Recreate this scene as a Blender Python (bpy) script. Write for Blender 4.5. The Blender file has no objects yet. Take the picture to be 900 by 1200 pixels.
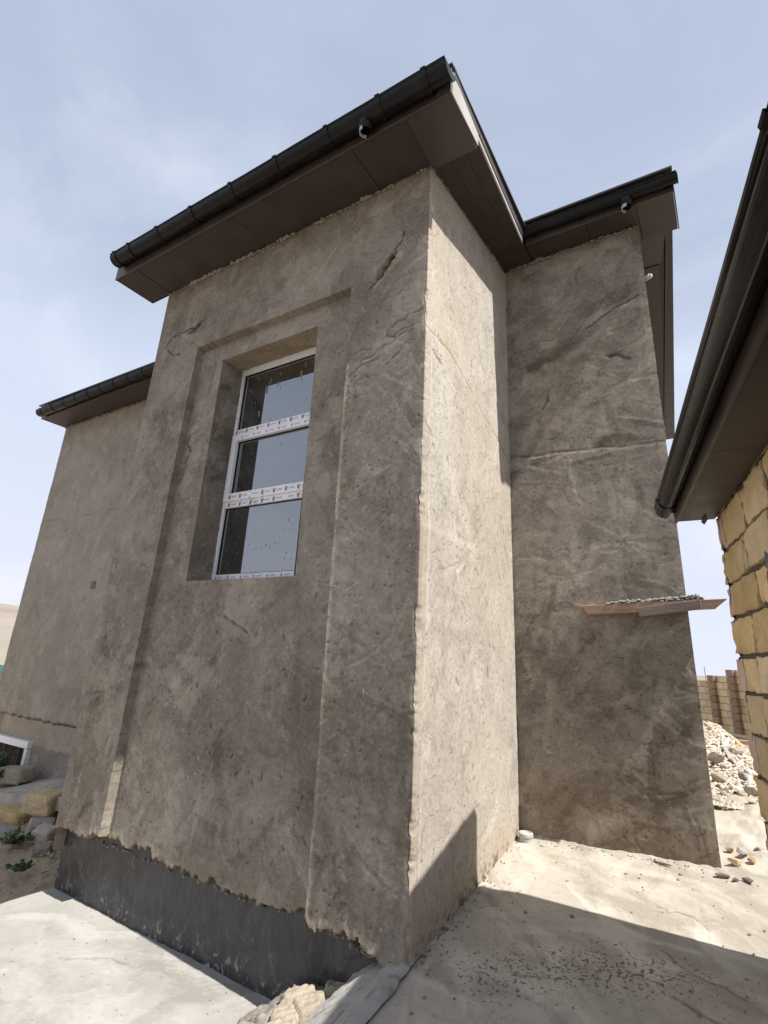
import bpy, bmesh, math, random
import numpy as np
from mathutils import Matrix, Vector

random.seed(7)
scene = bpy.context.scene
COL = scene.collection

# ------------------------------------------------------------------ camera, sun, sky, exposure
cam_d = bpy.data.cameras.new('camera')
cam = bpy.data.objects.new('camera', cam_d)
COL.objects.link(cam)
cam_d.sensor_width = 36.0
cam_d.lens = 620.0 / 1200.0 * 36.0
cam_d.shift_y = (564.018 - 600.0) / 1200.0
cam_d.clip_start = 0.05
cam_d.clip_end = 8000.0
RIGHT = (0.845357957583847, 0.5318548971995528, 0.050002918660009894)
UP = (0.1293864872086377, -0.29466805901136967, 0.9467998056222239)
FWD = (-0.518294376274213, 0.7939150479259888, 0.31791482538440444)
m = Matrix(((RIGHT[0], UP[0], -FWD[0], 1.40144),
            (RIGHT[1], UP[1], -FWD[1], -2.54239),
            (RIGHT[2], UP[2], -FWD[2], 1.28897),
            (0, 0, 0, 1)))
cam.matrix_world = m
scene.camera = cam

SUN = Vector((1.0, -0.060, 1.50)).normalized()
sun_el = math.asin(SUN.z)
sun_az = math.atan2(SUN.x, SUN.y)              # clockwise from +Y
sd = bpy.data.lights.new('sun', 'SUN')
sd.energy = 5.0
sd.angle = math.radians(0.53)
sd.color = (1.0, 0.975, 0.935)
so = bpy.data.objects.new('sun', sd)
COL.objects.link(so)
so.rotation_euler = SUN.to_track_quat('Z', 'Y').to_euler()

world = bpy.data.worlds.new('World')
scene.world = world
world.use_nodes = True
wt = world.node_tree
wt.nodes.clear()
w_out = wt.nodes.new('ShaderNodeOutputWorld')
w_bg = wt.nodes.new('ShaderNodeBackground')
w_bg.inputs['Strength'].default_value = 0.05
w_sky = wt.nodes.new('ShaderNodeTexSky')
w_sky.sky_type = 'NISHITA'
w_sky.sun_disc = False
w_sky.sun_elevation = sun_el
w_sky.sun_rotation = sun_az
w_sky.altitude = 100
w_sky.air_density = 1.0
w_sky.dust_density = 3.0
w_sky.ozone_density = 1.5
# thin high cloud and horizon haze mixed into the sky itself
w_tc = wt.nodes.new('ShaderNodeTexCoord')
w_map = wt.nodes.new('ShaderNodeMapping')
w_map.inputs['Scale'].default_value = (1.0, 1.0, 1.7)
w_map.inputs['Location'].default_value = (0.35, 0.1, 0.0)
w_n = wt.nodes.new('ShaderNodeTexNoise')
w_n.inputs['Scale'].default_value = 1.7
w_n.inputs['Detail'].default_value = 7.0
w_n.inputs['Roughness'].default_value = 0.55
w_n.inputs['Distortion'].default_value = 0.6
w_r = wt.nodes.new('ShaderNodeValToRGB')
w_r.color_ramp.elements[0].position = 0.36
w_r.color_ramp.elements[0].color = (0.72, 0.72, 0.72, 1)
w_r.color_ramp.elements[1].position = 0.72
w_r.color_ramp.elements[1].color = (0.92, 0.92, 0.92, 1)
w_sep = wt.nodes.new('ShaderNodeSeparateXYZ')
w_hz = wt.nodes.new('ShaderNodeMapRange')
w_hz.inputs['From Min'].default_value = 0.0
w_hz.inputs['From Max'].default_value = 0.62
w_hz.inputs['To Min'].default_value = 0.75
w_hz.inputs['To Max'].default_value = 0.0
w_max = wt.nodes.new('ShaderNodeMath')
w_max.operation = 'ADD'
w_max.use_clamp = True
w_col = wt.nodes.new('ShaderNodeMixRGB')
w_col.inputs['Color1'].default_value = (7.5, 8.65, 10.9, 1)
w_col.inputs['Color2'].default_value = (11.2, 11.6, 13.2, 1)
w_cf = wt.nodes.new('ShaderNodeMath')
w_cf.operation = 'ADD'
w_cf.use_clamp = True
w_cl = wt.nodes.new('ShaderNodeMapRange')
w_cl.inputs['From Min'].default_value = 0.50
w_cl.inputs['From Max'].default_value = 0.78
w_cl.inputs['To Max'].default_value = 0.75
w_mix = wt.nodes.new('ShaderNodeMixRGB')
w_mix.inputs['Color2'].default_value = (6.6, 8.0, 10.6, 1)
L = wt.links.new
L(w_tc.outputs['Generated'], w_map.inputs['Vector'])
L(w_map.outputs[0], w_n.inputs['Vector'])
L(w_n.outputs['Fac'], w_r.inputs[0])
L(w_tc.outputs['Generated'], w_sep.inputs[0])
L(w_sep.outputs['Z'], w_hz.inputs['Value'])
L(w_r.outputs[0], w_max.inputs[0])
L(w_hz.outputs[0], w_max.inputs[1])
L(w_max.outputs[0], w_mix.inputs['Fac'])
L(w_sky.outputs[0], w_mix.inputs['Color1'])
L(w_n.outputs['Fac'], w_cl.inputs['Value'])
L(w_cl.outputs[0], w_cf.inputs[0])
L(w_hz.outputs[0], w_cf.inputs[1])
L(w_cf.outputs[0], w_col.inputs['Fac'])
L(w_col.outputs[0], w_mix.inputs['Color2'])
L(w_mix.outputs[0], w_bg.inputs['Color'])
L(w_bg.outputs[0], w_out.inputs['Surface'])

scene.view_settings.view_transform = 'Standard'
scene.view_settings.look = 'None'
scene.view_settings.gamma = 1.0
scene.view_settings.exposure = 0.70
scene.render.engine = 'CYCLES'
scene.cycles.max_bounces = 8
scene.cycles.diffuse_bounces = 5

# ------------------------------------------------------------------ helpers
def tag(o, label=None, cat=None, group=None, kind=None):
    if label: o['label'] = label
    if cat: o['category'] = cat
    if group: o['group'] = group
    if kind: o['kind'] = kind
    return o

def empty(name, loc=(0, 0, 0), parent=None):
    o = bpy.data.objects.new(name, None)
    o.empty_display_size = 0.2
    COL.objects.link(o)
    o.location = loc
    if parent: o.parent = parent
    return o

def link(name, me, mat=None, parent=None, smooth=False):
    if mat is not None:
        for q in (mat if isinstance(mat, (list, tuple)) else [mat]):
            me.materials.append(q)
    if smooth:
        me.polygons.foreach_set('use_smooth', np.ones(len(me.polygons), dtype=bool))
    o = bpy.data.objects.new(name, me)
    COL.objects.link(o)
    if parent:
        o.parent = parent
        o.matrix_parent_inverse = Matrix.Translation(-world_loc(parent))
    return o

def world_loc(o):
    v = Vector((0, 0, 0))
    v += o.location
    if o.parent:
        v = world_loc(o.parent) + o.location if o.type == 'EMPTY' else Vector((0, 0, 0))
    return v if o.type == 'EMPTY' else world_root(o)

def world_root(o):
    # mesh parts keep their vertices in world units and sit at the root's inverse
    return Vector((0, 0, 0))

class MB:
    def __init__(s):
        s.v = []; s.f = []; s.mi = []
    def quad(s, a, b, c, d, mi=0):
        n = len(s.v); s.v += [a, b, c, d]; s.f.append((n, n+1, n+2, n+3)); s.mi.append(mi)
    def hexa(s, P, mi=0):
        """P: 8 points, bottom ring 0-3 (counter-clockwise from above), top ring 4-7"""
        n = len(s.v); s.v += [tuple(p) for p in P]
        for f in ((3, 2, 1, 0), (4, 5, 6, 7), (0, 1, 5, 4), (1, 2, 6, 5), (2, 3, 7, 6), (3, 0, 4, 7)):
            s.f.append(tuple(n+i for i in f)); s.mi.append(mi)
    def box(s, x0, x1, y0, y1, z0, z1, mi=0):
        s.hexa([(x0, y0, z0), (x1, y0, z0), (x1, y1, z0), (x0, y1, z0),
                (x0, y0, z1), (x1, y0, z1), (x1, y1, z1), (x0, y1, z1)], mi)
    def sweep(s, prof_a, prof_b, closed=False, caps=False, mi=0):
        """two matching profiles joined into a strip"""
        n = len(s.v); k = len(prof_a)
        s.v += [tuple(p) for p in prof_a] + [tuple(p) for p in prof_b]
        for i in range(k if closed else k-1):
            j = (i+1) % k
            s.f.append((n+i, n+j, n+k+j, n+k+i)); s.mi.append(mi)
        if caps:
            s.f.append(tuple(n+i for i in range(k))[::-1]); s.mi.append(mi)
            s.f.append(tuple(n+k+i for i in range(k))); s.mi.append(mi)
    def tube(s, pts, r, seg=8, mi=0):
        pts = [Vector(p) for p in pts]
        n = len(s.v)
        for i, p in enumerate(pts):
            t = (pts[min(i+1, len(pts)-1)] - pts[max(i-1, 0)]).normalized()
            a = t.orthogonal().normalized(); b = t.cross(a)
            rr = r[i] if isinstance(r, (list, tuple)) else r
            for k in range(seg):
                w = 2*math.pi*k/seg
                s.v.append(tuple(p + a*math.cos(w)*rr + b*math.sin(w)*rr))
        for i in range(len(pts)-1):
            for k in range(seg):
                q = (k+1) % seg
                s.f.append((n+i*seg+k, n+i*seg+q, n+(i+1)*seg+q, n+(i+1)*seg+k)); s.mi.append(mi)
        s.f.append(tuple(n+k for k in range(seg))[::-1]); s.mi.append(mi)
        s.f.append(tuple(n+(len(pts)-1)*seg+k for k in range(seg))); s.mi.append(mi)
    def mesh(s, name):
        me = bpy.data.meshes.new(name)
        me.from_pydata(s.v, [], s.f)
        me.polygons.foreach_set('material_index', np.array(s.mi, dtype=np.int32))
        me.update()
        return me
    def build(s, name, mat, parent=None, smooth=False, bevel=0.0):
        o = link(name, s.mesh(name), mat, parent, smooth)
        if bevel:
            bv = o.modifiers.new('bevel', 'BEVEL'); bv.width = bevel; bv.segments = 2; bv.limit_method = 'ANGLE'
        return o

def grid_mesh(name, P, keep=None, attrs=None):
    """P: [nz, nu, 3] vertices -> quad grid; keep: [nz-1, nu-1] bool"""
    nz, nu, _ = P.shape
    idx = np.arange(nz*nu, dtype=np.int32).reshape(nz, nu)
    q = np.stack([idx[:-1, :-1], idx[:-1, 1:], idx[1:, 1:], idx[1:, :-1]], -1)
    q = q[keep] if keep is not None else q.reshape(-1, 4)
    q = q.reshape(-1, 4)
    used = np.zeros(nz*nu, dtype=bool); used[q.ravel()] = True
    remap = np.cumsum(used) - 1
    V = P.reshape(-1, 3)[used].astype(np.float32)
    q = remap[q].astype(np.int32)
    me = bpy.data.meshes.new(name)
    me.vertices.add(len(V)); me.vertices.foreach_set('co', V.ravel())
    me.loops.add(len(q)*4); me.loops.foreach_set('vertex_index', q.ravel())
    me.polygons.add(len(q))
    me.polygons.foreach_set('loop_start', np.arange(len(q), dtype=np.int32)*4)
    me.polygons.foreach_set('loop_total', np.full(len(q), 4, dtype=np.int32))
    me.update(calc_edges=True)
    for k, A in (attrs or {}).items():
        at = me.attributes.new(k, 'FLOAT', 'POINT')
        at.data.foreach_set('value', A.reshape(-1)[used].astype(np.float32))
    return me

_T = {}
def vnoise(x, y, seed):
    if seed not in _T: _T[seed] = np.random.RandomState(seed).rand(256, 256)
    t = _T[seed]
    xi = np.floor(x).astype(int); yi = np.floor(y).astype(int)
    fx = x - xi; fy = y - yi
    fx = fx*fx*(3-2*fx); fy = fy*fy*(3-2*fy)
    a = t[xi & 255, yi & 255]; b = t[(xi+1) & 255, yi & 255]
    c = t[xi & 255, (yi+1) & 255]; d = t[(xi+1) & 255, (yi+1) & 255]
    return (a*(1-fx)+b*fx)*(1-fy) + (c*(1-fx)+d*fx)*fy - 0.5
def fbm(x, y, seed, octv=4, gain=0.5):
    s = 0; a = 1.0
    for i in range(octv):
        s = s + a*vnoise(x*2**i + 17.3*i, y*2**i + 5.1*i, seed+i)
        a *= gain
    return s
def sstep(a, b, x):
    t = np.clip((x-a)/(b-a), 0, 1)
    return t*t*(3-2*t)

def strokes(H, T, us, zs, n, seed, u_rng, z_rng, ang=(0.6, 0.7), Ls=(0.08, 0.35), Ws=(0.02, 0.08), amp=0.0022, tone=0.35):
    """overlapping sweeps of the plasterer's trowel, each with a raised edge and a tone of its own"""
    r = np.random.RandomState(seed)
    for _ in range(n):
        cu = r.uniform(*u_rng); cz = r.uniform(*z_rng)
        Lh = r.uniform(*Ls); W = r.uniform(*Ws); an = ang[0] + r.normal()*ang[1]; k = r.uniform(-1.2, 1.2)
        R = math.hypot(Lh, W)*1.15
        i0, i1 = np.searchsorted(us, [cu-R, cu+R]); j0, j1 = np.searchsorted(zs, [cz-R, cz+R])
        if i1-i0 < 2 or j1-j0 < 2: continue
        uu, zz = np.meshgrid(us[i0:i1]-cu, zs[j0:j1]-cz)
        a = uu*math.cos(an)+zz*math.sin(an); b = -uu*math.sin(an)+zz*math.cos(an) - k*a*a
        b = b + W*0.5*vnoise(a*22+cu*9, b*5+cz*7, 91)
        mk = sstep(0, 0.22, 1-np.abs(a)/Lh+0.25*vnoise(b*70+cz*5, a*9, 94))*sstep(0, 0.07, 1-b/W)*sstep(0, 1.1, 1+b/W)
        st = vnoise(b*160+cu*13, a*5+cz*11, 92)
        H[j0:j1, i0:i1] += mk*(b/W)*amp*r.uniform(-1, 1) + mk*st*amp*0.5
        T[j0:j1, i0:i1] += mk*(r.normal()*tone + st*0.5)

def crack(H, D, us, zs, pts, w=0.005, depth=0.004, seed=0, jit=0.012, dk=0.75):
    w *= 1.15; depth *= 1.0
    r = np.random.RandomState(seed)
    P = [np.array(pts[0], float)]
    for a, b in zip(pts[:-1], pts[1:]):
        a = np.array(a, float); b = np.array(b, float)
        n = max(2, int(np.linalg.norm(b-a)/0.035))
        for k in range(1, n+1):
            P.append(a+(b-a)*k/n + (r.normal(size=2)*jit*0.5 if k < n else 0))
    for a, b in zip(P[:-1], P[1:]):
        ww = w*r.uniform(0.4, 1.4)
        lo = np.minimum(a, b)-0.03; hi = np.maximum(a, b)+0.03
        i0, i1 = np.searchsorted(us, [lo[0], hi[0]]); j0, j1 = np.searchsorted(zs, [lo[1], hi[1]])
        if i1 <= i0 or j1 <= j0: continue
        uu, zz = np.meshgrid(us[i0:i1], zs[j0:j1])
        d = b-a; t = np.clip(((uu-a[0])*d[0]+(zz-a[1])*d[1])/(d@d+1e-9), 0, 1)
        dist = np.hypot(uu-a[0]-t*d[0], zz-a[1]-t*d[1])
        mk = sstep(ww*1.6, ww*0.4, dist)
        D[j0:j1, i0:i1] = np.maximum(D[j0:j1, i0:i1], mk*dk)
        H[j0:j1, i0:i1] -= depth*mk

def pits(H, D, us, zs, n, seed, u_rng, z_rng, dark=0.8):
    r = np.random.RandomState(seed)
    for _ in range(n):
        i = np.searchsorted(us, r.uniform(*u_rng)); j = np.searchsorted(zs, r.uniform(*z_rng))
        if i >= len(us)-3 or j >= len(zs)-2 or i < 1 or j < 1: continue
        v = r.uniform(0.25, 1)*dark
        H[j, i] -= 0.003*v; D[j, i] = max(D[j, i], v)
        if r.rand() < 0.45:
            H[j, i+1] -= 0.002*v; D[j, i+1] = max(D[j, i+1], v*0.8)
        if r.rand() < 0.15:
            D[j+1, i+1] = max(D[j+1, i+1], v*0.6); D[j, i+2] = max(D[j, i+2], v*0.5)

# ------------------------------------------------------------------ materials
class NT:
    def __init__(s, name):
        s.m = bpy.data.materials.new(name); s.m.use_nodes = True
        s.t = s.m.node_tree; s.t.nodes.clear()
        s.out = s.n('ShaderNodeOutputMaterial'); s.b = s.n('ShaderNodeBsdfPrincipled')
        s.l(s.b.outputs[0], s.out.inputs['Surface'])
        s.co = s.n('ShaderNodeTexCoord').outputs['Object']
    def n(s, t): return s.t.nodes.new(t)
    def l(s, a, b): s.t.links.new(a, b)
    def val(s, x, sock):
        if hasattr(x, 'links') or hasattr(x, 'is_output'): s.l(x, sock)
        else: sock.default_value = x
    def noise(s, scale, detail=4, rough=0.55, dist=0.0, vec=None, scl=None):
        n = s.n('ShaderNodeTexNoise')
        n.inputs['Scale'].default_value = scale; n.inputs['Detail'].default_value = detail
        n.inputs['Roughness'].default_value = rough; n.inputs['Distortion'].default_value = dist
        v = vec if vec is not None else s.co
        if scl:
            mp = s.n('ShaderNodeMapping'); mp.inputs['Scale'].default_value = scl; s.l(v, mp.inputs[0]); v = mp.outputs[0]
        s.l(v, n.inputs['Vector'])
        return n.outputs['Fac']
    def voro(s, scale, feature='F1', out='Distance', scl=None, vec=None):
        n = s.n('ShaderNodeTexVoronoi'); n.feature = feature; n.inputs['Scale'].default_value = scale
        v = vec if vec is not None else s.co
        if scl:
            mp = s.n('ShaderNodeMapping'); mp.inputs['Scale'].default_value = scl; s.l(v, mp.inputs[0]); v = mp.outputs[0]
        s.l(v, n.inputs['Vector'])
        return n.outputs[out]
    def math(s, op, a, b=0.0, clamp=False):
        n = s.n('ShaderNodeMath'); n.operation = op; n.use_clamp = clamp
        s.val(a, n.inputs[0]); s.val(b, n.inputs[1]); return n.outputs[0]
    def rng(s, x, a, b, c=0.0, d=1.0, smooth=False):
        n = s.n('ShaderNodeMapRange'); n.clamp = True
        if smooth: n.interpolation_type = 'SMOOTHSTEP'
        s.val(x, n.inputs[0])
        for i, q in enumerate((a, b, c, d)): n.inputs[1+i].default_value = q
        return n.outputs[0]
    def mix(s, f, a, b):
        n = s.n('ShaderNodeMixRGB'); s.val(f, n.inputs[0])
        for q, sock in ((a, n.inputs[1]), (b, n.inputs[2])):
            if isinstance(q, tuple): sock.default_value = q + ((1,) if len(q) == 3 else ())
            else: s.l(q, sock)
        return n.outputs[0]
    def attr(s, name):
        n = s.n('ShaderNodeAttribute'); n.attribute_name = name; return n.outputs['Fac']
    def rand(s):
        return s.n('ShaderNodeObjectInfo').outputs['Random']
    def bump(s, h, strength=0.3, dist=0.01, prev=None):
        n = s.n('ShaderNodeBump'); n.inputs['Strength'].default_value = strength; n.inputs['Distance'].default_value = dist
        s.l(h, n.inputs['Height'])
        if prev is not None: s.l(prev, n.inputs['Normal'])
        return n.outputs[0]
    def fin(s, col, rough=0.9, normal=None, spec=0.3, metal=0.0):
        s.val(col if not isinstance(col, tuple) else col + (1,), s.b.inputs['Base Color'])
        s.val(rough, s.b.inputs['Roughness']); s.b.inputs['Specular IOR Level'].default_value = spec
        s.b.inputs['Metallic'].default_value = metal
        if normal is not None: s.l(normal, s.b.inputs['Normal'])
        return s.m

def plaster(name, dark, light, warmc, specks=1.0):
    t = NT(name)
    wv = t.n('ShaderNodeTexNoise'); wv.inputs['Scale'].default_value = 3.0; wv.inputs['Detail'].default_value = 4
    t.l(t.co, wv.inputs['Vector'])
    va = t.n('ShaderNodeVectorMath'); va.operation = 'MULTIPLY_ADD'
    t.l(wv.outputs['Color'], va.inputs[0]); va.inputs[1].default_value = (0.34, 0.34, 0.34); t.l(t.co, va.inputs[2])
    wc = va.outputs[0]
    n1 = t.noise(1.1, 5, 0.6, 0.8); n2 = t.noise(6, 9, 0.70, vec=wc); n3 = t.noise(36, 8, 0.76)
    f = t.math('ADD', t.math('MULTIPLY', t.attr('tone'), 0.26), 0.48)
    f = t.math('ADD', f, t.math('MULTIPLY', t.math('SUBTRACT', n1, 0.5), 0.45))
    f = t.math('ADD', f, t.math('MULTIPLY', t.math('SUBTRACT', n2, 0.5), 0.55))
    f = t.math('ADD', f, t.math('MULTIPLY', t.math('SUBTRACT', n3, 0.5), 1.25), True)
    c = t.mix(f, dark, light)
    c = t.mix(t.math('MULTIPLY', t.attr('warm'), 0.85, True), c, warmc)
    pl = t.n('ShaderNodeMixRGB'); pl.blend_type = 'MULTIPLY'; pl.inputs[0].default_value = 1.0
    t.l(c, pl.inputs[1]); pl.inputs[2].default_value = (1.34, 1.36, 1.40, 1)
    c = t.mix(t.attr('pale'), c, pl.outputs[0])  # brightens the plaster colour where the sun falls on it
    # skim layers: smears with crisp torn edges, a lighter and a darker one
    s1 = t.noise(2.3, 10, 0.68, vec=wc); s2 = t.noise(3.4, 10, 0.70, vec=wc, scl=(1.0, 1.0, 0.7)); s3 = t.noise(9.0, 8, 0.72, vec=wc)
    m1 = t.rng(s1, 0.545, 0.575); m2 = t.rng(s2, 0.43, 0.40); m3 = t.rng(s3, 0.60, 0.625)
    c = t.mix(t.math('MULTIPLY', m1, 0.30), c, tuple(min(1, q*1.12) for q in light))
    c = t.mix(t.math('MULTIPLY', m2, 0.20), c, tuple(q*0.82 for q in dark))
    c = t.mix(t.math('MULTIPLY', m3, 0.30), c, tuple(min(1, q*1.2) for q in light))
    # scratches left by sand dragged under the trowel
    sc1 = t.noise(30, 5, 0.65, vec=wc, scl=(1.6, 1.6, 0.22)); sc2 = t.noise(34, 5, 0.65, vec=wc, scl=(0.22, 0.22, 1.5))
    g1 = t.noise(2.8, 3, 0.6)
    k1 = t.math('MULTIPLY', t.rng(sc1, 0.61, 0.67), t.rng(g1, 0.45, 0.6)); k2 = t.math('MULTIPLY', t.rng(sc2, 0.61, 0.67), t.rng(g1, 0.52, 0.38))
    ks = t.math('MAXIMUM', k1, k2)
    c = t.mix(t.math('MULTIPLY', ks, 0.42), c, tuple(q*0.62 for q in dark))
    v = t.voro(34, scl=(1, 1, 1.7), vec=wc); gate = t.noise(6.5, 3, 0.6)
    sp = t.math('MULTIPLY', t.rng(v, 0.11, 0.16, 1, 0), t.rng(gate, 0.46, 0.56, 0, 1.0*specks))
    mk_ = t.noise(48, 4, 0.6, 1.4, vec=wc, scl=(1, 1, 0.55)); gate2 = t.noise(4.0, 3, 0.6)
    sp = t.math('MAXIMUM', sp, t.math('MULTIPLY', t.rng(mk_, 0.655, 0.685), t.rng(gate2, 0.46, 0.62, 0.10, 0.70)))
    fl = t.math('MULTIPLY', t.rng(t.voro(27, scl=(1, 1, 0.6), vec=wc), 0.10, 0.15, 1, 0), t.rng(gate, 0.50, 0.42, 0, 0.55))
    c = t.mix(fl, c, tuple(min(1, q*1.35) for q in light))
    dk = t.math('MAXIMUM', t.math('MULTIPLY', t.attr('dark'), 0.92), sp)
    c = t.mix(dk, c, tuple(q*0.30 for q in dark))
    b0 = t.bump(t.math('ADD', m1, t.math('MULTIPLY', m2, -1.0)), 0.35, 0.003)
    b1 = t.bump(n3, 0.55, 0.006, b0)
    b2 = t.bump(t.noise(150, 4, 0.7), 0.30, 0.002, b1)
    b3 = t.bump(t.math('SUBTRACT', 1.0, t.math('MAXIMUM', sp, t.math('MULTIPLY', ks, 0.6))), 0.6, 0.004, b2)
    return t.fin(c, 0.95, b3, 0.15)

M = {}
M['render'] = plaster('cement_render', (0.122, 0.099, 0.076), (0.365, 0.324, 0.270), (0.29, 0.215, 0.13))
M['render_pale'] = plaster('pale_render', (0.15, 0.128, 0.104), (0.37, 0.335, 0.285), (0.31, 0.24, 0.155))

def make_membrane():
    t = NT('bitumen_coating')
    st = t.noise(9, 5, 0.65, 0.9, scl=(1.8, 1.8, 0.6)); cl = t.noise(3.2, 5, 0.6, 0.8)
    c = t.mix(t.rng(cl, 0.35, 0.7), (0.016, 0.016, 0.0175), (0.045, 0.046, 0.050))
    c = t.mix(t.rng(st, 0.52, 0.72, 0, 0.55), c, (0.095, 0.097, 0.10))
    v = t.noise(20, 6, 0.72, 0.4, scl=(1.0, 1.0, 0.8))
    sw = t.noise(2.6, 6, 0.6, 2.2); sw2 = t.noise(40, 4, 0.7)
    c = t.mix(t.math('MULTIPLY', t.rng(sw, 0.56, 0.66), t.rng(sw2, 0.40, 0.62, 0, 0.55)), c, (0.16, 0.16, 0.165))
    spl = t.math('MULTIPLY', t.rng(v, 0.56, 0.61), t.attr('splash'))
    c = t.mix(spl, c, (0.34, 0.33, 0.31))
    nb = t.bump(t.noise(14, 6, 0.6, 0.4, scl=(2, 2, 0.5)), 0.5, 0.012)
    return t.fin(c, t.rng(st, 0.3, 0.7, 0.30, 0.55), nb, 0.5)
M['bitumen'] = make_membrane()

def make_metal(name, col, rough, varc=0.35):
    t = NT(name)
    n = t.noise(5, 5, 0.6, 0.3); n2 = t.noise(60, 3, 0.6); n3 = t.noise(1.6, 2, 0.5)
    c = t.mix(t.rng(n, 0.35, 0.7), col, tuple(q*(1+varc) for q in col))
    c = t.mix(t.rng(t.noise(90, 3, 0.7), 0.66, 0.74, 0, 0.35), c, (0.24, 0.22, 0.19))
    nb = t.bump(n3, 0.25, 0.02)
    nb = t.bump(n2, 0.06, 0.002, nb)
    return t.fin(c, t.rng(n, 0.3, 0.7, rough-0.06, rough+0.10), nb, 0.5)
M['soffit'] = make_metal('brown_soffit_sheet', (0.038, 0.027, 0.022), 0.50)
def make_gutter():
    t = NT('black_gutter_coating')
    n = t.noise(7, 5, 0.6, 0.4); st = t.noise(5, 4, 0.6, 0.3, scl=(1, 1, 6))
    c = t.mix(t.rng(n, 0.35, 0.7), (0.0075, 0.007, 0.0078), (0.014, 0.013, 0.013))
    c = t.mix(t.rng(t.noise(70, 3, 0.7), 0.68, 0.75, 0, 0.08), c, (0.2, 0.18, 0.16))
    nb = t.bump(t.noise(2.2, 3, 0.5), 0.2, 0.02)
    return t.fin(c, t.rng(st, 0.3, 0.7, 0.20, 0.36), nb, 0.16)
M['gutter'] = make_gutter()
M['fascia'] = make_metal('brown_fascia_sheet', (0.046, 0.034, 0.028), 0.42)
M['sunlit_edge'] = make_metal('sunlit_edge_metal', (0.30, 0.285, 0.26), 0.5)  # paler than the fascia to stand for sunlight on the edges
M['roof'] = make_metal('dark_roof_sheet', (0.035, 0.030, 0.028), 0.45)
M['glint'] = make_metal('glint_metal', (0.33, 0.33, 0.35), 0.25)

def make_pvc():
    t = NT('white_pvc')
    n = t.noise(38, 5, 0.7, 0.5); g = t.noise(6, 3, 0.6)
    c = t.mix(t.math('MULTIPLY', t.rng(n, 0.55, 0.64, 0, 0.75), t.rng(g, 0.42, 0.6)), (0.74, 0.74, 0.76), (0.27, 0.24, 0.21))
    return t.fin(c, 0.42, t.bump(n, 0.1, 0.002), 0.4)
M['pvc'] = make_pvc()
def flat(name, col, rough=0.8, var=0.25, scale=14, bump=0.2, spec=0.3):
    t = NT(name)
    n = t.noise(scale, 5, 0.62, 0.3)
    c = t.mix(t.rng(n, 0.3, 0.7), tuple(q*(1-var) for q in col), tuple(min(1, q*(1+var)) for q in col))
    return t.fin(c, rough, t.bump(t.noise(scale*5, 4, 0.65), bump, 0.004), spec)
M['print_blue'] = flat('blue_film_print', (0.12, 0.20, 0.34), 0.5, 0.1)
M['print_red'] = flat('red_film_print', (0.36, 0.17, 0.13), 0.5, 0.1)
M['splat'] = flat('dried_mortar_splash', (0.16, 0.145, 0.125), 0.95, 0.3, 60)
M['room'] = flat('unlit_room', (0.02, 0.019, 0.018), 0.9)
M['timber_pale'] = None

def make_glass():
    t = NT('window_glass')
    gl = t.n('ShaderNodeBsdfGlossy'); gl.inputs['Roughness'].default_value = 0.015
    gl.inputs['Color'].default_value = (0.88, 0.91, 0.93, 1)
    dust = t.noise(2.4, 5, 0.6, 0.5); speck = t.noise(70, 3, 0.7)
    col = t.mix(t.rng(dust, 0.35, 0.75), (0.008, 0.009, 0.010), (0.026, 0.027, 0.028))
    col = t.mix(t.rng(speck, 0.70, 0.74), col, (0.20, 0.19, 0.17))
    t.val(col, t.b.inputs['Base Color']); t.b.inputs['Roughness'].default_value = 0.6
    t.b.inputs['Specular IOR Level'].default_value = 0.0
    nb = t.bump(t.noise(0.8, 2, 0.5), 0.02, 0.05)
    t.l(nb, gl.inputs['Normal'])
    fr = t.n('ShaderNodeFresnel'); fr.inputs['IOR'].default_value = 1.9
    f = t.math('ADD', t.math('MULTIPLY', fr.outputs[0], 1.4), 0.16, True)
    mx = t.n('ShaderNodeMixShader'); t.l(f, mx.inputs[0]); t.l(t.b.outputs[0], mx.inputs[1]); t.l(gl.outputs[0], mx.inputs[2])
    t.l(mx.outputs[0], t.out.inputs['Surface'])
    return t.m
M['glass'] = make_glass()

def make_slab(name, lo, hi, spot):
    t = NT(name)
    n1 = t.noise(1.3, 6, 0.62, 0.7); n2 = t.noise(7, 6, 0.65, 1.0); n3 = t.noise(45, 4, 0.7)
    f = t.math('ADD', t.math('MULTIPLY', n1, 0.55), t.math('MULTIPLY', n2, 0.3))
    f = t.math('ADD', f, t.math('MULTIPLY', n3, 0.25))
    f = t.math('ADD', f, t.math('MULTIPLY', t.attr('tone'), 0.25))
    c = t.mix(t.rng(f, 0.34, 0.76), lo, hi)
    v = t.voro(150); g = t.noise(2.6, 4, 0.6)
    sp = t.math('MULTIPLY', t.rng(v, 0.12, 0.2, 1, 0), t.rng(g, 0.52, 0.68, 0, 0.6))
    dk = t.math('MAXIMUM', sp, t.math('MULTIPLY', t.attr('dark'), 0.8))
    mn = t.noise(62, 3, 0.55, 0.6); mud = t.attr('mud')
    md = t.rng(t.math('ADD', mn, t.math('MULTIPLY', mud, 0.13)), 0.655, 0.69)
    md = t.math('MULTIPLY', md, t.math('MULTIPLY', mud, 2.2, True))
    dk = t.math('MAXIMUM', dk, t.math('MULTIPLY', md, 0.85))
    c = t.mix(dk, c, spot)
    nb = t.bump(t.noise(18, 6, 0.68, 0.8), 0.45, 0.006)
    nb = t.bump(t.noise(190, 4, 0.7), 0.4, 0.0016, nb)
    return t.fin(c, 0.92, nb, 0.25)
M['ramp'] = make_slab('trowelled_concrete', (0.29, 0.255, 0.207), (0.455, 0.412, 0.345), (0.085, 0.07, 0.058))
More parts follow.
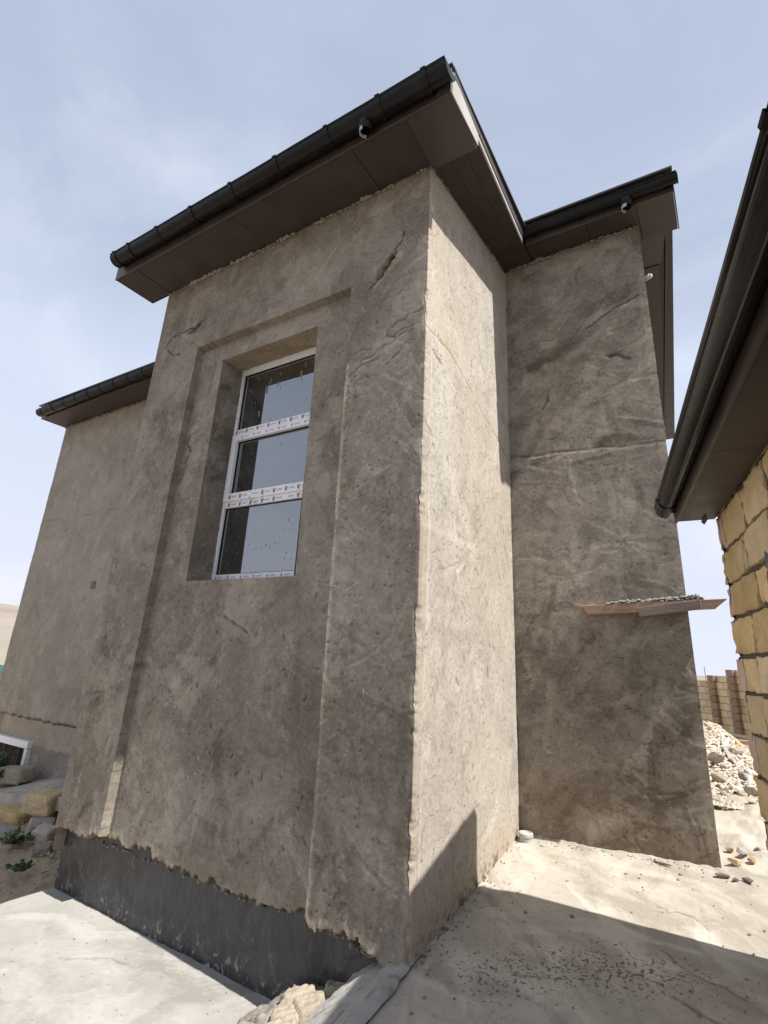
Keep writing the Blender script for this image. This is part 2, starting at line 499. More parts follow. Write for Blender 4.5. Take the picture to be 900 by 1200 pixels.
M['lower_slab'] = make_slab('pale_screed', (0.245, 0.230, 0.200), (0.375, 0.357, 0.320), (0.17, 0.155, 0.13))
M['fillet'] = make_slab('grey_mortar', (0.25, 0.235, 0.21), (0.42, 0.40, 0.365), (0.12, 0.11, 0.10))

def make_sand(name, lo, hi):
    t = NT(name)
    n1 = t.noise(1.7, 7, 0.65, 0.4); n2 = t.noise(26, 6, 0.72)
    f = t.math('ADD', t.math('MULTIPLY', n1, 0.6), t.math('MULTIPLY', n2, 0.5))
    c = t.mix(t.rng(f, 0.38, 0.75), lo, hi)
    v = t.voro(60, out='Color')
    c = t.mix(t.rng(t.noise(80, 3, 0.6), 0.6, 0.7, 0, 0.5), c, (0.10, 0.085, 0.06))
    nb = t.bump(t.noise(30, 6, 0.75), 0.8, 0.02)
    return t.fin(c, 0.97, nb, 0.1)
M['sand'] = make_sand('sandy_soil', (0.33, 0.25, 0.165), (0.56, 0.455, 0.33))

def make_land():
    t = NT('dry_land')
    n1 = t.noise(0.012, 8, 0.6, 0.6); n2 = t.noise(0.25, 6, 0.65); n3 = t.noise(9, 6, 0.7)
    f = t.math('ADD', t.math('MULTIPLY', n1, 0.8), t.math('MULTIPLY', n2, 0.25))
    f = t.math('ADD', f, t.math('MULTIPLY', n3, 0.2))
    c = t.mix(t.rng(f, 0.42, 0.82), (0.185, 0.155, 0.125), (0.30, 0.26, 0.215))
    return t.fin(c, 0.97, t.bump(n3, 0.6, 0.03), 0.1)
M['land'] = make_land()

def make_stone(name, lo, hi, dark, var=0.35):
    t = NT(name)
    oi = t.rand()
    vec = t.n('ShaderNodeVectorMath'); vec.operation = 'ADD'
    cmb = t.n('ShaderNodeCombineXYZ')
    for k in range(3): t.l(t.math('MULTIPLY', oi, 7.0+3*k), cmb.inputs[k])
    t.l(t.co, vec.inputs[0]); t.l(cmb.outputs[0], vec.inputs[1]); v = vec.outputs[0]
    n1 = t.noise(5, 6, 0.66, 0.5, vec=v); n2 = t.noise(42, 5, 0.7, vec=v)
    f = t.math('ADD', t.math('MULTIPLY', n1, 0.65), t.math('MULTIPLY', n2, 0.35))
    c = t.mix(t.rng(f, 0.33, 0.68), lo, hi)
    hsv = t.n('ShaderNodeHueSaturation'); t.l(c, hsv.inputs['Color'])
    t.l(t.rng(oi, 0, 1, 1-var*0.5, 1+var*0.5), hsv.inputs['Value'])
    t.l(t.rng(t.math('FRACT', t.math('MULTIPLY', oi, 13.7)), 0, 1, 0.8, 1.12), hsv.inputs['Saturation'])
    pit = t.rng(t.voro(95, vec=v), 0.08, 0.2, 1, 0)
    c = t.mix(t.math('MULTIPLY', pit, t.rng(n1, 0.45, 0.6, 0, 0.6)), hsv.outputs[0], dark)
    nb = t.bump(n1, 0.5, 0.015)
    nb = t.bump(n2, 0.6, 0.005, nb)
    return t.fin(c, 0.95, nb, 0.15)
M['limestone'] = make_stone('shell_limestone', (0.42, 0.300, 0.150), (0.70, 0.535, 0.305), (0.13, 0.09, 0.05))
M['pinkstone'] = make_stone('pinkish_limestone', (0.40, 0.285, 0.215), (0.56, 0.43, 0.34), (0.15, 0.10, 0.07))
M['rubble'] = make_stone('rubble_stone', (0.30, 0.25, 0.185), (0.52, 0.455, 0.36), (0.14, 0.11, 0.08), 0.6)
M['greyrubble'] = make_stone('grey_rubble', (0.19, 0.17, 0.15), (0.40, 0.37, 0.33), (0.08, 0.07, 0.06), 0.6)
M['buff'] = make_stone('buff_block', (0.66, 0.48, 0.26), (0.84, 0.66, 0.41), (0.15, 0.11, 0.07))
M['brownblock'] = make_stone('brown_block', (0.30, 0.19, 0.12), (0.44, 0.30, 0.20), (0.12, 0.08, 0.06))
M['mortar'] = flat('joint_mortar', (0.105, 0.090, 0.074), 0.97, 0.4, 30, 0.7)
M['crumb'] = flat('mortar_crumb', (0.24, 0.215, 0.18), 0.97, 0.4, 40, 0.6)
def make_wood(name, lo, hi):
    t = NT(name)
    n = t.noise(6, 6, 0.65, 0.8, scl=(0.6, 9, 9)); n2 = t.noise(22, 4, 0.6, scl=(0.35, 12, 12))
    c = t.mix(t.rng(t.math('ADD', t.math('MULTIPLY', n, 0.6), t.math('MULTIPLY', n2, 0.4)), 0.36, 0.66), lo, hi)
    c = t.mix(t.rng(t.noise(16, 4, 0.6), 0.62, 0.70, 0, 0.5), c, (0.30, 0.28, 0.25))
    return t.fin(c, 0.85, t.bump(n2, 0.4, 0.004), 0.2)
M['wood'] = make_wood('raw_pine', (0.27, 0.17, 0.115), (0.46, 0.33, 0.25))
M['greywood'] = make_wood('weathered_pine', (0.16, 0.125, 0.10), (0.30, 0.25, 0.21))
M['plastic'] = flat('white_plastic', (0.42, 0.405, 0.38), 0.5, 0.15, 20, 0.1)
M['sheet'] = flat('dusty_plastic_sheet', (0.34, 0.33, 0.31), 0.6, 0.15, 9, 0.5)
M['leaf'] = flat('weed_leaf', (0.055, 0.095, 0.035), 0.7, 0.45, 30, 0.1)
M['teal'] = flat('teal_paint', (0.10, 0.36, 0.32), 0.5, 0.15, 2, 0.05)
M['rust'] = flat('rusty_steel', (0.16, 0.09, 0.06), 0.8, 0.3, 30, 0.2)

def S(o):
    o['kind'] = 'structure'; return o

# ------------------------------------------------------------------ the setting: land, sand, slabs
def ramp_z(x, y): return 0.0375*x + 0.1306*y

def build_ground():
    az = np.radians(np.linspace(-180, 180, 181))
    r = np.concatenate([[0.0], np.geomspace(2.0, 6000, 120)])
    RR, AZ = np.meshgrid(r, az)
    X = RR*np.sin(AZ); Y = RR*np.cos(AZ)
    z = -0.62 + 0.0*X
    back = sstep(1.0, 3.2, Y)*sstep(-2.0, 1.0, X)
    z = z + back*(0.92 - 0.30*sstep(4, 9, Y))
    far = sstep(40, 240, RR)
    dirw = np.exp(-((np.degrees(AZ)+78)/42.0)**2)
    hill = (19.5*sstep(60, 360, RR) - 6*sstep(420, 900, RR))*dirw
    hill = hill*(1 + 0.16*fbm(X/70, Y/70, 31, 4)) + far*0.9*fbm(X/35, Y/35, 35, 4)
    z = z + hill + sstep(10, 60, RR)*0.25*fbm(X/9, Y/9, 41, 3)
    P = np.stack([X, Y, z], -1)
    me = grid_mesh('ground', P[:, ::-1])
    return S(link('ground', me, M['land'], smooth=True))
build_ground()

def build_sand():
    xs = np.arange(-9.5, -2.90, 0.022); ys = np.arange(-3.0, 1.56, 0.022)
    X, Y = np.meshgrid(xs, ys)
    z = -0.490 + 0.05*fbm(X*1.1, Y*1.1, 51, 3) + 0.03*fbm(X*6, Y*6, 55, 4) + 0.012*fbm(X*28, Y*28, 59, 2)
    z += 0.10*sstep(0.15, 1.3, Y) - 0.10*sstep(-5.6, -7.5, X)
    z -= 0.05*sstep(-3.2, -3.0, X)
    me = grid_mesh('sand', np.stack([X, Y, z], -1))
    return S(link('sand', me, M['sand'], smooth=True))
build_sand()

def build_lower_slab():
    xs = np.concatenate([np.arange(-3.00, -0.5, 0.014), np.arange(-0.5, 2.0, 0.12)])
    ys = np.concatenate([np.arange(-8.0, -1.1, 0.12), np.arange(-1.1, 0.16, 0.014)])
    X, Y = np.meshgrid(xs, ys)
    H = 0.004*fbm(X*2, Y*2, 61, 3) + 0.0025*fbm(X*9, Y*9, 64, 3)
    T = 0.5*fbm(X*1.7, Y*1.7, 67, 3)
    D = np.zeros_like(H)
    strokes(H, T, xs, ys, 60, 5, (-2.9, -0.6), (-1.0, 0.05), (0.4, 0.6), (0.15, 0.5), (0.04, 0.14), 0.002, 0.3)
    pits(H, D, xs, ys, 40, 6, (-2.9, -0.6), (-1.1, 0.05), 0.7)
    crack(H, D, xs, ys, [(-2.05, -0.35), (-1.82, -0.18), (-1.70, -0.16)], 0.007, 0.003, 3)
    edge = 0.012*fbm(Y*7, Y*0+3, 69, 3)
    X2 = X + edge*(X < -2.88)
    Z = -0.400 + H
    # ring of verts dropped down to close the left edge
    P = np.stack([X2, Y, Z], -1)
    side = P[:, :1].copy(); side[..., 2] -= 0.14; side[..., 0] += 0.004
    rim = P[:, :1].copy(); rim[..., 2] -= 0.006; rim[..., 0] -= 0.006
    P = np.concatenate([side, rim, P], 1)
    z2 = np.zeros((len(ys), 2))
    at = {'tone': np.concatenate([z2, T], 1), 'dark': np.concatenate([z2, D], 1)}
    me = grid_mesh('concrete_slab', P, None, at)
    return S(link('concrete_slab', me, M['lower_slab'], smooth=True))
build_lower_slab()

def build_ramp():
    xs = np.concatenate([np.arange(-0.10, 1.46, 0.0075), np.arange(1.47, 1.95, 0.08)])
    ys = np.concatenate([np.arange(-2.95, -1.0, 0.07), np.arange(-1.0, 1.9, 0.0075), np.arange(1.9, 2.9, 0.025)])
    X, Y = np.meshgrid(xs, ys)
    H = 0.004*fbm(X*1.6, Y*1.6, 71, 3) + 0.0016*fbm(X*7, Y*7, 74, 4)
    T = 0.7*fbm(X*1.5, Y*1.5, 77, 4)
    D = np.zeros_like(H)
    strokes(H, T, xs, ys, 170, 8, (-0.1, 1.45), (-0.6, 1.8), (2.6, 0.45), (0.12, 0.5), (0.02, 0.09), 0.0016, 0.35)
    # fans of hardened ridges in the sunny part
    rid = np.sin((X*0.5+Y)*46 + 5*fbm(X*2.2, Y*2.2, 81, 3))
    fan = sstep(0.02, 0.3, fbm(X*1.3+2, Y*1.3, 83, 2)+0.1)*sstep(0.75, 0.95, Y)
    H += 0.0012*np.clip(rid, 0, 1)*fan
    # crumbs of dark mud trodden into the shaded part
    msk = np.exp(-(((X-0.78)/0.42)**2 + ((Y-0.36-0.25*(X-0.7))/0.16)**2)) + 0.6*np.exp(-(((X-0.35)/0.22)**2+((Y-0.10)/0.20)**2)) + 0.5*np.exp(-(((X-0.72)/0.10)**2+((Y-0.58)/0.03)**2))
    spk = fbm(X*46, Y*46, 86, 2, 0.7)
    mud = np.clip(msk, 0, 1)
    pits(H, D, xs, ys, 120, 9, (-0.1, 1.45), (-0.6, 1.8), 0.8)
    crack(H, D, xs, ys, [(0.42, 0.17), (0.62, 0.24)], 0.005, 0.004, 5, 0.003)
    crack(H, D, xs, ys, [(0.95, 0.62), (1.10, 0.50), (1.30, 0.42)], 0.004, 0.004, 6, 0.03)
    crack(H, D, xs, ys, [(1.02, 0.33), (1.16, 0.26), (1.24, 0.27), (1.40, 0.12)], 0.008, 0.006, 7, 0.02)
    crack(H, D, xs, ys, [(0.9, 0.98), (1.08, 0.93), (1.13, 0.86)], 0.004, 0.003, 8, 0.02)
    crack(H, D, xs, ys, [(0.03, 0.62), (0.10, 0.58), (0.16, 0.64)], 0.004, 0.003, 9, 0.02)
    # loose dirt lifts the far right corner, and the joint along the walls is filled
    H += 0.05*sstep(1.12, 1.35, X)*sstep(1.35, 1.9, Y)*(0.5+fbm(X*8, Y*8, 88, 3))
    H += 0.018*sstep(1.50, 1.53, Y)*sstep(0.02, 0.1, X)*(X < 1.2)*(0.6+fbm(X*20, Y*20, 89, 2))*sstep(1.60, 1.54, Y)
    Z = ramp_z(X, Y) + H
    X2 = X + 0.02*fbm(Y*9, Y*0, 87, 3)*(X < -0.08)
    P = np.stack([X2, Y, Z], -1)
    def skirt(Q, dz):
        q = Q.copy(); q[..., 2] += dz; return q
    P = np.concatenate([skirt(P[:, :1], -0.35), P], 1)
    z1 = np.zeros((len(ys), 1))
    T = np.concatenate([z1, T], 1); D = np.concatenate([z1, D], 1); mud = np.concatenate([z1, mud], 1); mud = np.concatenate([mud, mud[-1:]], 0)
    P = np.concatenate([P, skirt(P[-1:], -0.6)], 0)
    T = np.concatenate([T, T[-1:]], 0); D = np.concatenate([D, D[-1:]], 0)
    me = grid_mesh('concrete_ramp', P, None, {'tone': T, 'dark': D, 'mud': mud})
    return S(link('concrete_ramp', me, M['ramp'], smooth=True))
build_ramp()

def worley(X, Y, seed, scale):
    r = np.random.RandomState(seed)
    x = X*scale; y = Y*scale
    xi = np.floor(x).astype(int); yi = np.floor(y).astype(int)
    t = r.rand(64, 64, 3)
    best = np.full(X.shape, 9.0); sec = best.copy(); val = np.zeros(X.shape)
    for i in (-1, 0, 1):
        for j in (-1, 0, 1):
            c = t[(xi+i) & 63, (yi+j) & 63]
            d = np.hypot(xi+i+c[..., 0]-x, yi+j+c[..., 1]-y)
            nb = d < best
            sec = np.where(nb, best, np.minimum(sec, d)); val = np.where(nb, c[..., 2], val); best = np.where(nb, d, best)
    return best, sec, val

def build_broken_edge():
    """crumbled end of the ramp slab between the tower and the lower slab"""
    xs = np.arange(-0.86, -0.06, 0.008); ys = np.arange(-1.5, 0.12, 0.008)
    X, Y = np.meshgrid(xs, ys)
    prof = np.interp(X, [-0.88, -0.81, -0.77, -0.71, -0.55, -0.40, -0.34, -0.06], [-0.50, -0.425, -0.38, -0.285, -0.23, -0.21, -0.18, -0.11])
    e = -0.74 + 0.07*fbm(Y*5, Y*0, 101, 3)
    prof = np.interp(X - (e+0.74), [-0.88, -0.81, -0.77, -0.71, -0.55, -0.40, -0.34, -0.06], [-0.50, -0.425, -0.38, -0.285, -0.23, -0.21, -0.18, -0.11])
    drop = 0.09*sstep(0.0, -1.5, Y)
    b, s2, v = worley(X, Y, 7, 7.5)
    b2, s3, v2 = worley(X, Y, 8, 22)
    Z = prof - drop + 0.040*(v-0.5)*sstep(0, 0.15, s2-b) - 0.03*sstep(0.12, 0.0, s2-b) + 0.012*(v2-0.5) - 0.008*sstep(0.1, 0, s3-b2) + 0.01*fbm(X*40, Y*40, 105, 2)
    T = (v-0.5)*1.6
    D = 0.6*sstep(0.10, 0.0, s2-b)*(0.5+vnoise(X*10, Y*10, 106))
    me = grid_mesh('broken_concrete', np.stack([X, Y, Z], -1), None, {'tone': T, 'dark': D, 'warm': sstep(0.3, 0.9, v)})
    t = NT('crumbled_concrete')
    n = t.noise(30, 5, 0.7)
    c = t.mix(t.rng(t.math('ADD', t.math('MULTIPLY', t.attr('tone'), 0.3), n), 0.25, 0.8), (0.19, 0.168, 0.138), (0.37, 0.34, 0.295))
    c = t.mix(t.math('MULTIPLY', t.attr('warm'), 0.5), c, (0.35, 0.28, 0.185))
    c = t.mix(t.attr('dark'), c, (0.11, 0.09, 0.07))
    mt = t.fin(c, 0.95, t.bump(n, 0.7, 0.008), 0.1)
    return S(link('broken_concrete', me, mt, smooth=False))
build_broken_edge()

def build_fillet():
    ss = np.linspace(0, 1, 150); ws = np.linspace(-1, 1, 50)
    W, Sg = np.meshgrid(ws, ss)
    y = 0.11 - Sg*1.35
    x = -0.165 + 0.02*Sg + W*(0.185+0.02*fbm(Sg*9, Sg*0, 111, 3))
    q = (1-W)/2
    z = ramp_z(0, y) + 0.024 - 0.19*q**1.35*(1-0.25*Sg) - 0.02*np.clip(W-0.8, 0, 1)*5*0.6 + 0.008*fbm(x*16, y*16, 113, 4) + 0.003*fbm(x*70, y*70, 115, 2)
    T = 0.9*fbm(x*6, y*6, 117, 4)
    D = 0.6*sstep(0.20, 0.32, fbm(x*34, y*34, 119, 2))
    me = grid_mesh('mortar_fillet', np.stack([x, y, z], -1), None, {'tone': T, 'dark': D})
    o = link('mortar_fillet', me, M['fillet'], smooth=True)
    tag(o, 'smooth grey mortar strip smeared along the broken slab edge at the corner of the wall', 'mortar strip')
build_fillet()

# ------------------------------------------------------------------ the house
house = empty('house', (-1.5, 0.8, -0.4))
tag(house, 'two storey house wing rendered in raw grey cement with dark brown eaves', 'house')

def build_house_wall():
    fx = [-2.973]
    xs = list(np.arange(-2.964, 0.0, 0.0088))
    XL, XR, OL, OR = -2.380, -0.612, -2.050, -0.968
    sp = []
    for v in (XL, XR, OL, OR): sp += [v-0.001, v+0.001]
    xs = [x for x in xs if min(abs(x-q) for q in (XL, XR, OL, OR)) > 0.004] + sp
    xs = np.array(sorted(xs + [-2.973, -0.003]))
    # path: columns of (x, y, nx, ny, u, seg)
    cols = []
    for t in np.linspace(1.6, 0.08, 8): cols.append((-2.973, t, -1, 0, -t, 0))
    cols.append((-2.973, 0.012, -1, 0, -0.012, 0))
    for i, x in enumerate(xs):
        nx = -0.7 if i == 0 else 0.0
        cols.append((x, 0.0, nx, -1 if i else -0.7, x+2.973, 1))
    u0 = 2.973
    ys = np.concatenate([[0.003], np.arange(0.012, 1.522, 0.0088)])
    for y in ys: cols.append((0.0, y, 1, 0, u0+y, 2))
    cols.append((0.0, 1.53, 0.7, -0.7, u0+1.53, 2))
    u1 = u0+1.53
    for x in np.arange(0.009, 1.128, 0.0088): cols.append((x, 1.53, 0, -1, u1+x, 3))
    for k in range(1, 7):
        a = math.radians(90*k/6)
        cols.append((1.128+0.050*k/6, 1.530+0.004*k/6, 0.08, -0.996, u1+1.128+0.05*k/6, 4))
    u2 = u1+1.20
    d = Vector((0.80-1.178, 4.5-1.534)); Ld = d.length; d.normalize()
    for s in np.concatenate([[0.004], np.arange(0.03, 0.5, 0.03), np.linspace(0.6, Ld, 12)]):
        cols.append((1.178+d.x*s, 1.534+d.y*s, d.y, -d.x, u2+s, 5))
    C = np.array(cols)
    us = C[:, 4]; seg = C[:, 5].astype(int)
    ZT, OB, OT = 3.868, 1.772, 3.692
    zs = np.arange(-0.14, 4.96, 0.0088)
    zs = np.array(sorted([z for z in zs if min(abs(z-q) for q in (ZT, OB, OT)) > 0.004] + [q+e for q in (ZT, OB, OT) for e in (-0.001, 0.001)]))
    U, Z = np.meshgrid(us, zs)
    SG = np.broadcast_to(seg, U.shape)
    X0 = np.broadcast_to(C[:, 0], U.shape)
    H = 0.006*fbm(U*0.9, Z*0.9, 201, 2) + 0.0026*fbm(U*4, Z*4, 204, 3) + 0.0012*fbm(U*16, Z*16, 208, 3)
    wx = 0.35*fbm(U*3, Z*3, 211, 3); wz = 0.35*fbm(U*3+40, Z*3, 214, 3)
    big = fbm(U*1.3+wx, Z*1.3+wz, 217, 4)
    T = 0.75*big
    pt = fbm(U*2.6+wx*2.5, Z*2.6+wz*2.5, 221, 5, 0.6)
    T += 0.55*sstep(0.10, 0.16, pt) - 0.45*sstep(-0.14, -0.20, pt)
    W = np.zeros_like(U); D = np.zeros_like(U)
    fr = (SG == 1); sidew = (SG == 2); rear = (SG == 3) | (SG == 4)
    strokes(H, T, us, zs, 430, 21, (0.0, u0), (0.0, 4.7), (1.2, 0.6), (0.06, 0.28), (0.015, 0.06), 0.0022, 0.42)
    strokes(H, T, us, zs, 260, 22, (u0, u1), (0.0, 4.7), (1.4, 0.45), (0.06, 0.32), (0.012, 0.05), 0.0035, 0.35)
    strokes(H, T, us, zs, 300, 23, (u1, u2), (0.1, 4.8), (0.5, 0.8), (0.08, 0.36), (0.02, 0.08), 0.0020, 0.45)
    pits(H, D, us, zs, 1500, 24, (0.02, u0-0.02), (0.05, 4.6), 0.8)
    pits(H, D, us, zs, 1300, 25, (u0+0.02, u1), (0.1, 4.6), 0.7)
    pits(H, D, us, zs, 450, 26, (u1, u2), (0.3, 4.7), 0.75)
    # broad tones: rear wall is darker above its day joint and near the ground
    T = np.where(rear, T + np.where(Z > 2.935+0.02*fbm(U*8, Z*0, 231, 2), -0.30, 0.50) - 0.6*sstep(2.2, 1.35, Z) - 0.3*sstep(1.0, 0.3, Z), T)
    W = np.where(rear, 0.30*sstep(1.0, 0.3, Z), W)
    T = np.where(sidew, T*0.6 + 1.05, T)  # side tone raised so the sunlit face reads brighter
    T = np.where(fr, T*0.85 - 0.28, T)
    # day joint on rear and side walls
    jz = 2.95 - 0.05*(U-u1)/1.1 + 0.018*fbm(U*9, U*0, 233, 3)
    lip = sstep(0.035, 0.0, np.abs(Z-jz))*rear
    H += np.where(rear, 0.004*sstep(0.0, -0.02, Z-jz), 0)
    D = np.maximum(D, 0.55*sstep(0.016, 0.002, np.abs(Z-jz-0.006))*rear*(0.4+1.2*(vnoise(U*11, Z*0, 235)+0.5)))
    sy = U-u0
    js = np.interp(sy, [0, 0.05, 0.32, 0.61, 0.85, 1.1, 1.53], [3.33, 3.32, 3.32, 3.24, 3.15, 3.06, 2.90]) + 0.022*fbm(U*7, U*0, 237, 3)
    W = np.maximum(W, 0.50*sstep(0.075, 0.008, np.abs(Z-js+0.02*fbm(U*15, Z*15, 236, 3)))*sidew*np.clip(0.2+1.4*(vnoise(U*9, Z*9, 238)+0.5), 0, 1.2))
    H -= 0.004*sstep(0.020, 0.004, np.abs(Z-js))*sidew*(vnoise(U*12, Z*0, 239)+0.5)
    H += np.where(sidew, 0.006*sstep(0.0, -0.03, Z-js), 0)
    D = np.maximum(D, 0.35*sstep(0.012, 0.002, np.abs(Z-js))*sidew)
    W = np.maximum(W, sidew*0.22*sstep(0.05, 0.35, fbm(U*1.6+5, Z*0.8, 240, 3)))
    # pale bead along the tower corner, with ragged inner edge
    bead = sidew*sstep(0.085, 0.06, sy+0.03*fbm(Z*6, Z*0, 241, 3))
    H += 0.003*bead
    T = T + 1.7*sidew*sstep(0.013, 0.0, np.abs(sy-0.075-0.02*fbm(Z*5, Z*0, 243, 3)))*(0.4+vnoise(Z*3, Z*0, 244)+0.5)
    W = np.maximum(W, 0.30*sidew*sstep(0.075, 0.05, sy+0.02*fbm(Z*5, Z*0, 243, 3)))
    # vertical step where the second coat ends on the side wall
    H += np.where(sidew, 0.004*sstep(0.905, 0.90, sy)*sstep(2.05, 2.0, Z)*sstep(1.4, 1.5, Z), 0)
    # ragged foot of side wall, browner and specked darker towards the ground
    foot = ramp_z(0, 1)*0 + 0.1306*sy
    D = np.maximum(D, sidew*0.8*sstep(0.10, 0.01, Z-foot)*sstep(-0.05, 0.25, fbm(U*30, Z*30, 245, 3)))
    W = np.maximum(W, sidew*0.5*sstep(0.25, 0.0, Z-foot))
    # --- front face: niche and opening
    zt = ZT - 0.004*0
    inn = fr & (X0 > XL) & (X0 < XR) & (Z < ZT)
    dep = np.where(inn, 0.070, 0.0)
    T += np.where(inn, 0.18, 0.0) - np.where(inn & (X0 > -0.968), 0.15, 0)
    T += np.where(inn & (Z < 1.7), 0.25*fbm(U*7, Z*0.7, 247, 3), 0)
    # chipped upper edges of niche and opening
    ch = sstep(0.03+0.02*fbm(U*14, U*0, 249, 3), 0.0, np.abs(Z-ZT-0.012))*fr*(X0 > XL-0.02)*(X0 < XR)
    H -= 0.010*ch*np.clip(fbm(U*11, U*0, 251, 3)*3, 0, 1)
    # named marks
    g = lambda x: x+2.973
    def gouge(cx, cz, an, Lh, Wd, dp, sd):
        uu = U-g(cx); zz = Z-cz
        a = uu*math.cos(an)+zz*math.sin(an); b = -uu*math.sin(an)+zz*math.cos(an)
        q = 1-np.sqrt((a/Lh)**2+(b/Wd)**2) + 0.5*fbm(U*22, Z*22, sd, 3)
        mk = sstep(0.0, 0.25, q)*fr
        return mk*dp, sstep(0.08, 0.40, q)*fr
    h1, d1 = gouge(-0.335, 3.93, 0.80, 0.15, 0.050, 0.026, 253)
    H -= h1*(0.6+0.8*vnoise(U*50, Z*50, 254)); W = np.maximum(W, d1*0.5); T += 1.3*d1
    D = np.maximum(D, 0.8*d1*sstep(0.08, 0.3, fbm(U*26, Z*26, 255, 2)))
    aa = (U-g(-0.325))*0.74+(Z-3.90)*0.67; bb = -(U-g(-0.325))*0.67+(Z-3.90)*0.74
    rib = fr*sstep(0.17, 0.12, np.abs(aa))*sstep(0.030, 0.016, np.abs(bb+0.006+0.018*fbm(U*20, Z*20, 256, 3)))
    T += 1.9*rib; W = np.maximum(W, 0.30*rib); D *= (1-0.8*rib); H -= 0.006*rib
    crack(H, D, us, zs, [(g(-0.46), 3.79), (g(-0.40), 3.85), (g(-0.35), 3.94), (g(-0.26), 4.03)], 0.011, 0.014, 31, 0.012, 1.0)
    crack(H, D, us, zs, [(g(-0.27), 4.05), (g(-0.21), 4.10), (g(-0.20), 4.19)], 0.007, 0.004, 32)
    crack(H, D, us, zs, [(g(-2.34), 4.18), (g(-2.48), 4.115), (g(-2.63), 4.115), (g(-2.756), 4.117), (g(-2.84), 4.01), (g(-2.69), 3.89), (g(-2.60), 3.875)], 0.0062, 0.005, 33, 0.012, 1.0)
    h2, d2 = gouge(-2.47, 4.10, 0.3, 0.07, 0.035, 0.015, 257)
    H -= h2; D = np.maximum(D, d2*0.75)
    crack(H, D, us, zs, [(g(-2.25), 3.05), (g(-2.34), 3.03), (g(-2.36), 2.96), (g(-2.29), 2.87), (g(-2.34), 2.78), (g(-2.36), 2.69)], 0.0056, 0.004, 34, 0.012, 1.0)
    crack(H, D, us, zs, [(g(-1.58), 1.516), (g(-1.49), 1.48), (g(-1.37), 1.43), (g(-1.30), 1.385)], 0.0055, 0.004, 35, 0.004)
    for k, (x0, z0, x1, z1) in enumerate([(-0.56, 3.12, -0.36, 3.19), (-0.50, 3.20, -0.10, 3.32), (-0.58, 3.02, -0.42, 3.06), (-0.30, 3.12, -0.06, 3.27), (-0.33, 3.32, -0.04, 3.36), (-0.55, 3.28, -0.40, 3.27), (-0.26, 3.40, -0.02, 3.47)]):
        crack(H, D, us, zs, [(g(x0), z0), (g((x0+x1)/2), (z0+z1)/2+0.02), (g(x1), z1)], 0.0045, 0.0024, 40+k, 0.03, 0.55)
        T += 0.4*fr*np.exp(-(((U-g((x0+x1)/2))/0.13)**2+((Z-(z0+z1)/2-0.03)/0.035)**2))
    crack(H, D, us, zs, [(u0+0.02, 2.66), (u0+0.10, 2.60)], 0.005, 0.004, 50)
    crack(H, D, us, zs, [(u0+0.07, 3.20), (u0+0.22, 3.16)], 0.006, 0.004, 51)
    crack(H, D, us, zs, [(u1+0.70, 4.02), (u1+0.85, 4.10), (u1+1.12, 4.20)], 0.006, 0.005, 52)
    crack(H, D, us, zs, [(u1+0.30, 3.35), (u1+0.35, 3.42), (u1+0.36, 3.52)], 0.006, 0.004, 53)
    crack(H, D, us, zs, [(u1+0.82, 3.72), (u1+0.92, 3.70), (u1+1.0, 3.64)], 0.010, 0.004, 54)
    for k in range(26):
        r = np.random.RandomState(300+k)
        x = r.uniform(-2.3, -0.65); z = r.uniform(0.15, 1.65); a = r.uniform(0.6, 2.3); l = r.uniform(0.015, 0.05)
        crack(H, D, us, zs, [(g(x), z), (g(x+l*math.cos(a)), z+l*math.sin(a))], 0.0045, 0.003, 60+k, 0.003)
    for k in range(40):
        r = np.random.RandomState(400+k)
        y = r.uniform(0.1, 1.4); z = r.uniform(0.4, 4.0); l = r.uniform(0.02, 0.07); a = r.uniform(1.6, 2.4)
        crack(H, D, us, zs, [(u0+y, z), (u0+y+l*math.cos(a), z+l*math.sin(a))], 0.004, 0.003, 90+k, 0.003)
    # plaster foot on the front
    zb = np.interp(X0, [-3.0, -2.45, -2.0, -1.5, -0.94, -0.65, -0.38, -0.18, 0], [-0.04, 0.008, 0.0, -0.022, -0.022, 0.0, 0.012, 0.0, -0.06])
    zb = zb + 0.040*fbm(X0*9, X0*0, 261, 5, 0.75) + 0.020*fbm(X0*45, X0*0, 265, 2)
    zb = zb - 0.035*sstep(-0.45, -0.1, X0)*sstep(0.0, 0.25, fbm(X0*16, X0*0, 268, 2)+0.1)
    dz = Z-zb
    H += np.where(fr, 0.012*sstep(0.07, 0.015, dz)*(0.4+fbm(U*18, Z*18, 267, 3)) - np.where(inn, 0.045, 0.10)*sstep(0.020, 0.0, dz), 0)
    D = np.maximum(D, fr*0.6*sstep(0.025, 0.004, dz)); W = np.maximum(W, fr*0.5*sstep(0.09, 0.0, dz))
    # groove added in the inner corner for a shade line, and a proud pale arris
    H -= fr*0.007*np.exp(-((X0-(XR-0.010))/0.006)**2)*(Z < ZT)*(0.6+0.8*(vnoise(Z*14, Z*0, 281)+0.5))
    H += fr*0.005*np.exp(-((X0-(XR+0.008))/0.008)**2)*(Z < ZT)*(0.5+1.0*(vnoise(Z*9, Z*0, 282)+0.5))
    H -= fr*0.006*np.exp(-((X0-(XL+0.010))/0.006)**2)*(Z < ZT)
    T += fr*0.7*np.exp(-((X0-(XR+0.006))/0.006)**2)*(Z < ZT)*(vnoise(Z*6, Z*0, 283) > -0.2)
    # quieten displacement exactly at the corners so the faces meet
    edge = np.minimum.reduce([np.abs(U-0.0), np.abs(U-u0), np.abs(U-u1)])
    H *= sstep(0.0, 0.02, edge)
    # chips knocked off the arris
    chip = np.clip(fbm(Z*11, Z*0, 271, 5, 0.7)-0.02, 0, 1)*0.022
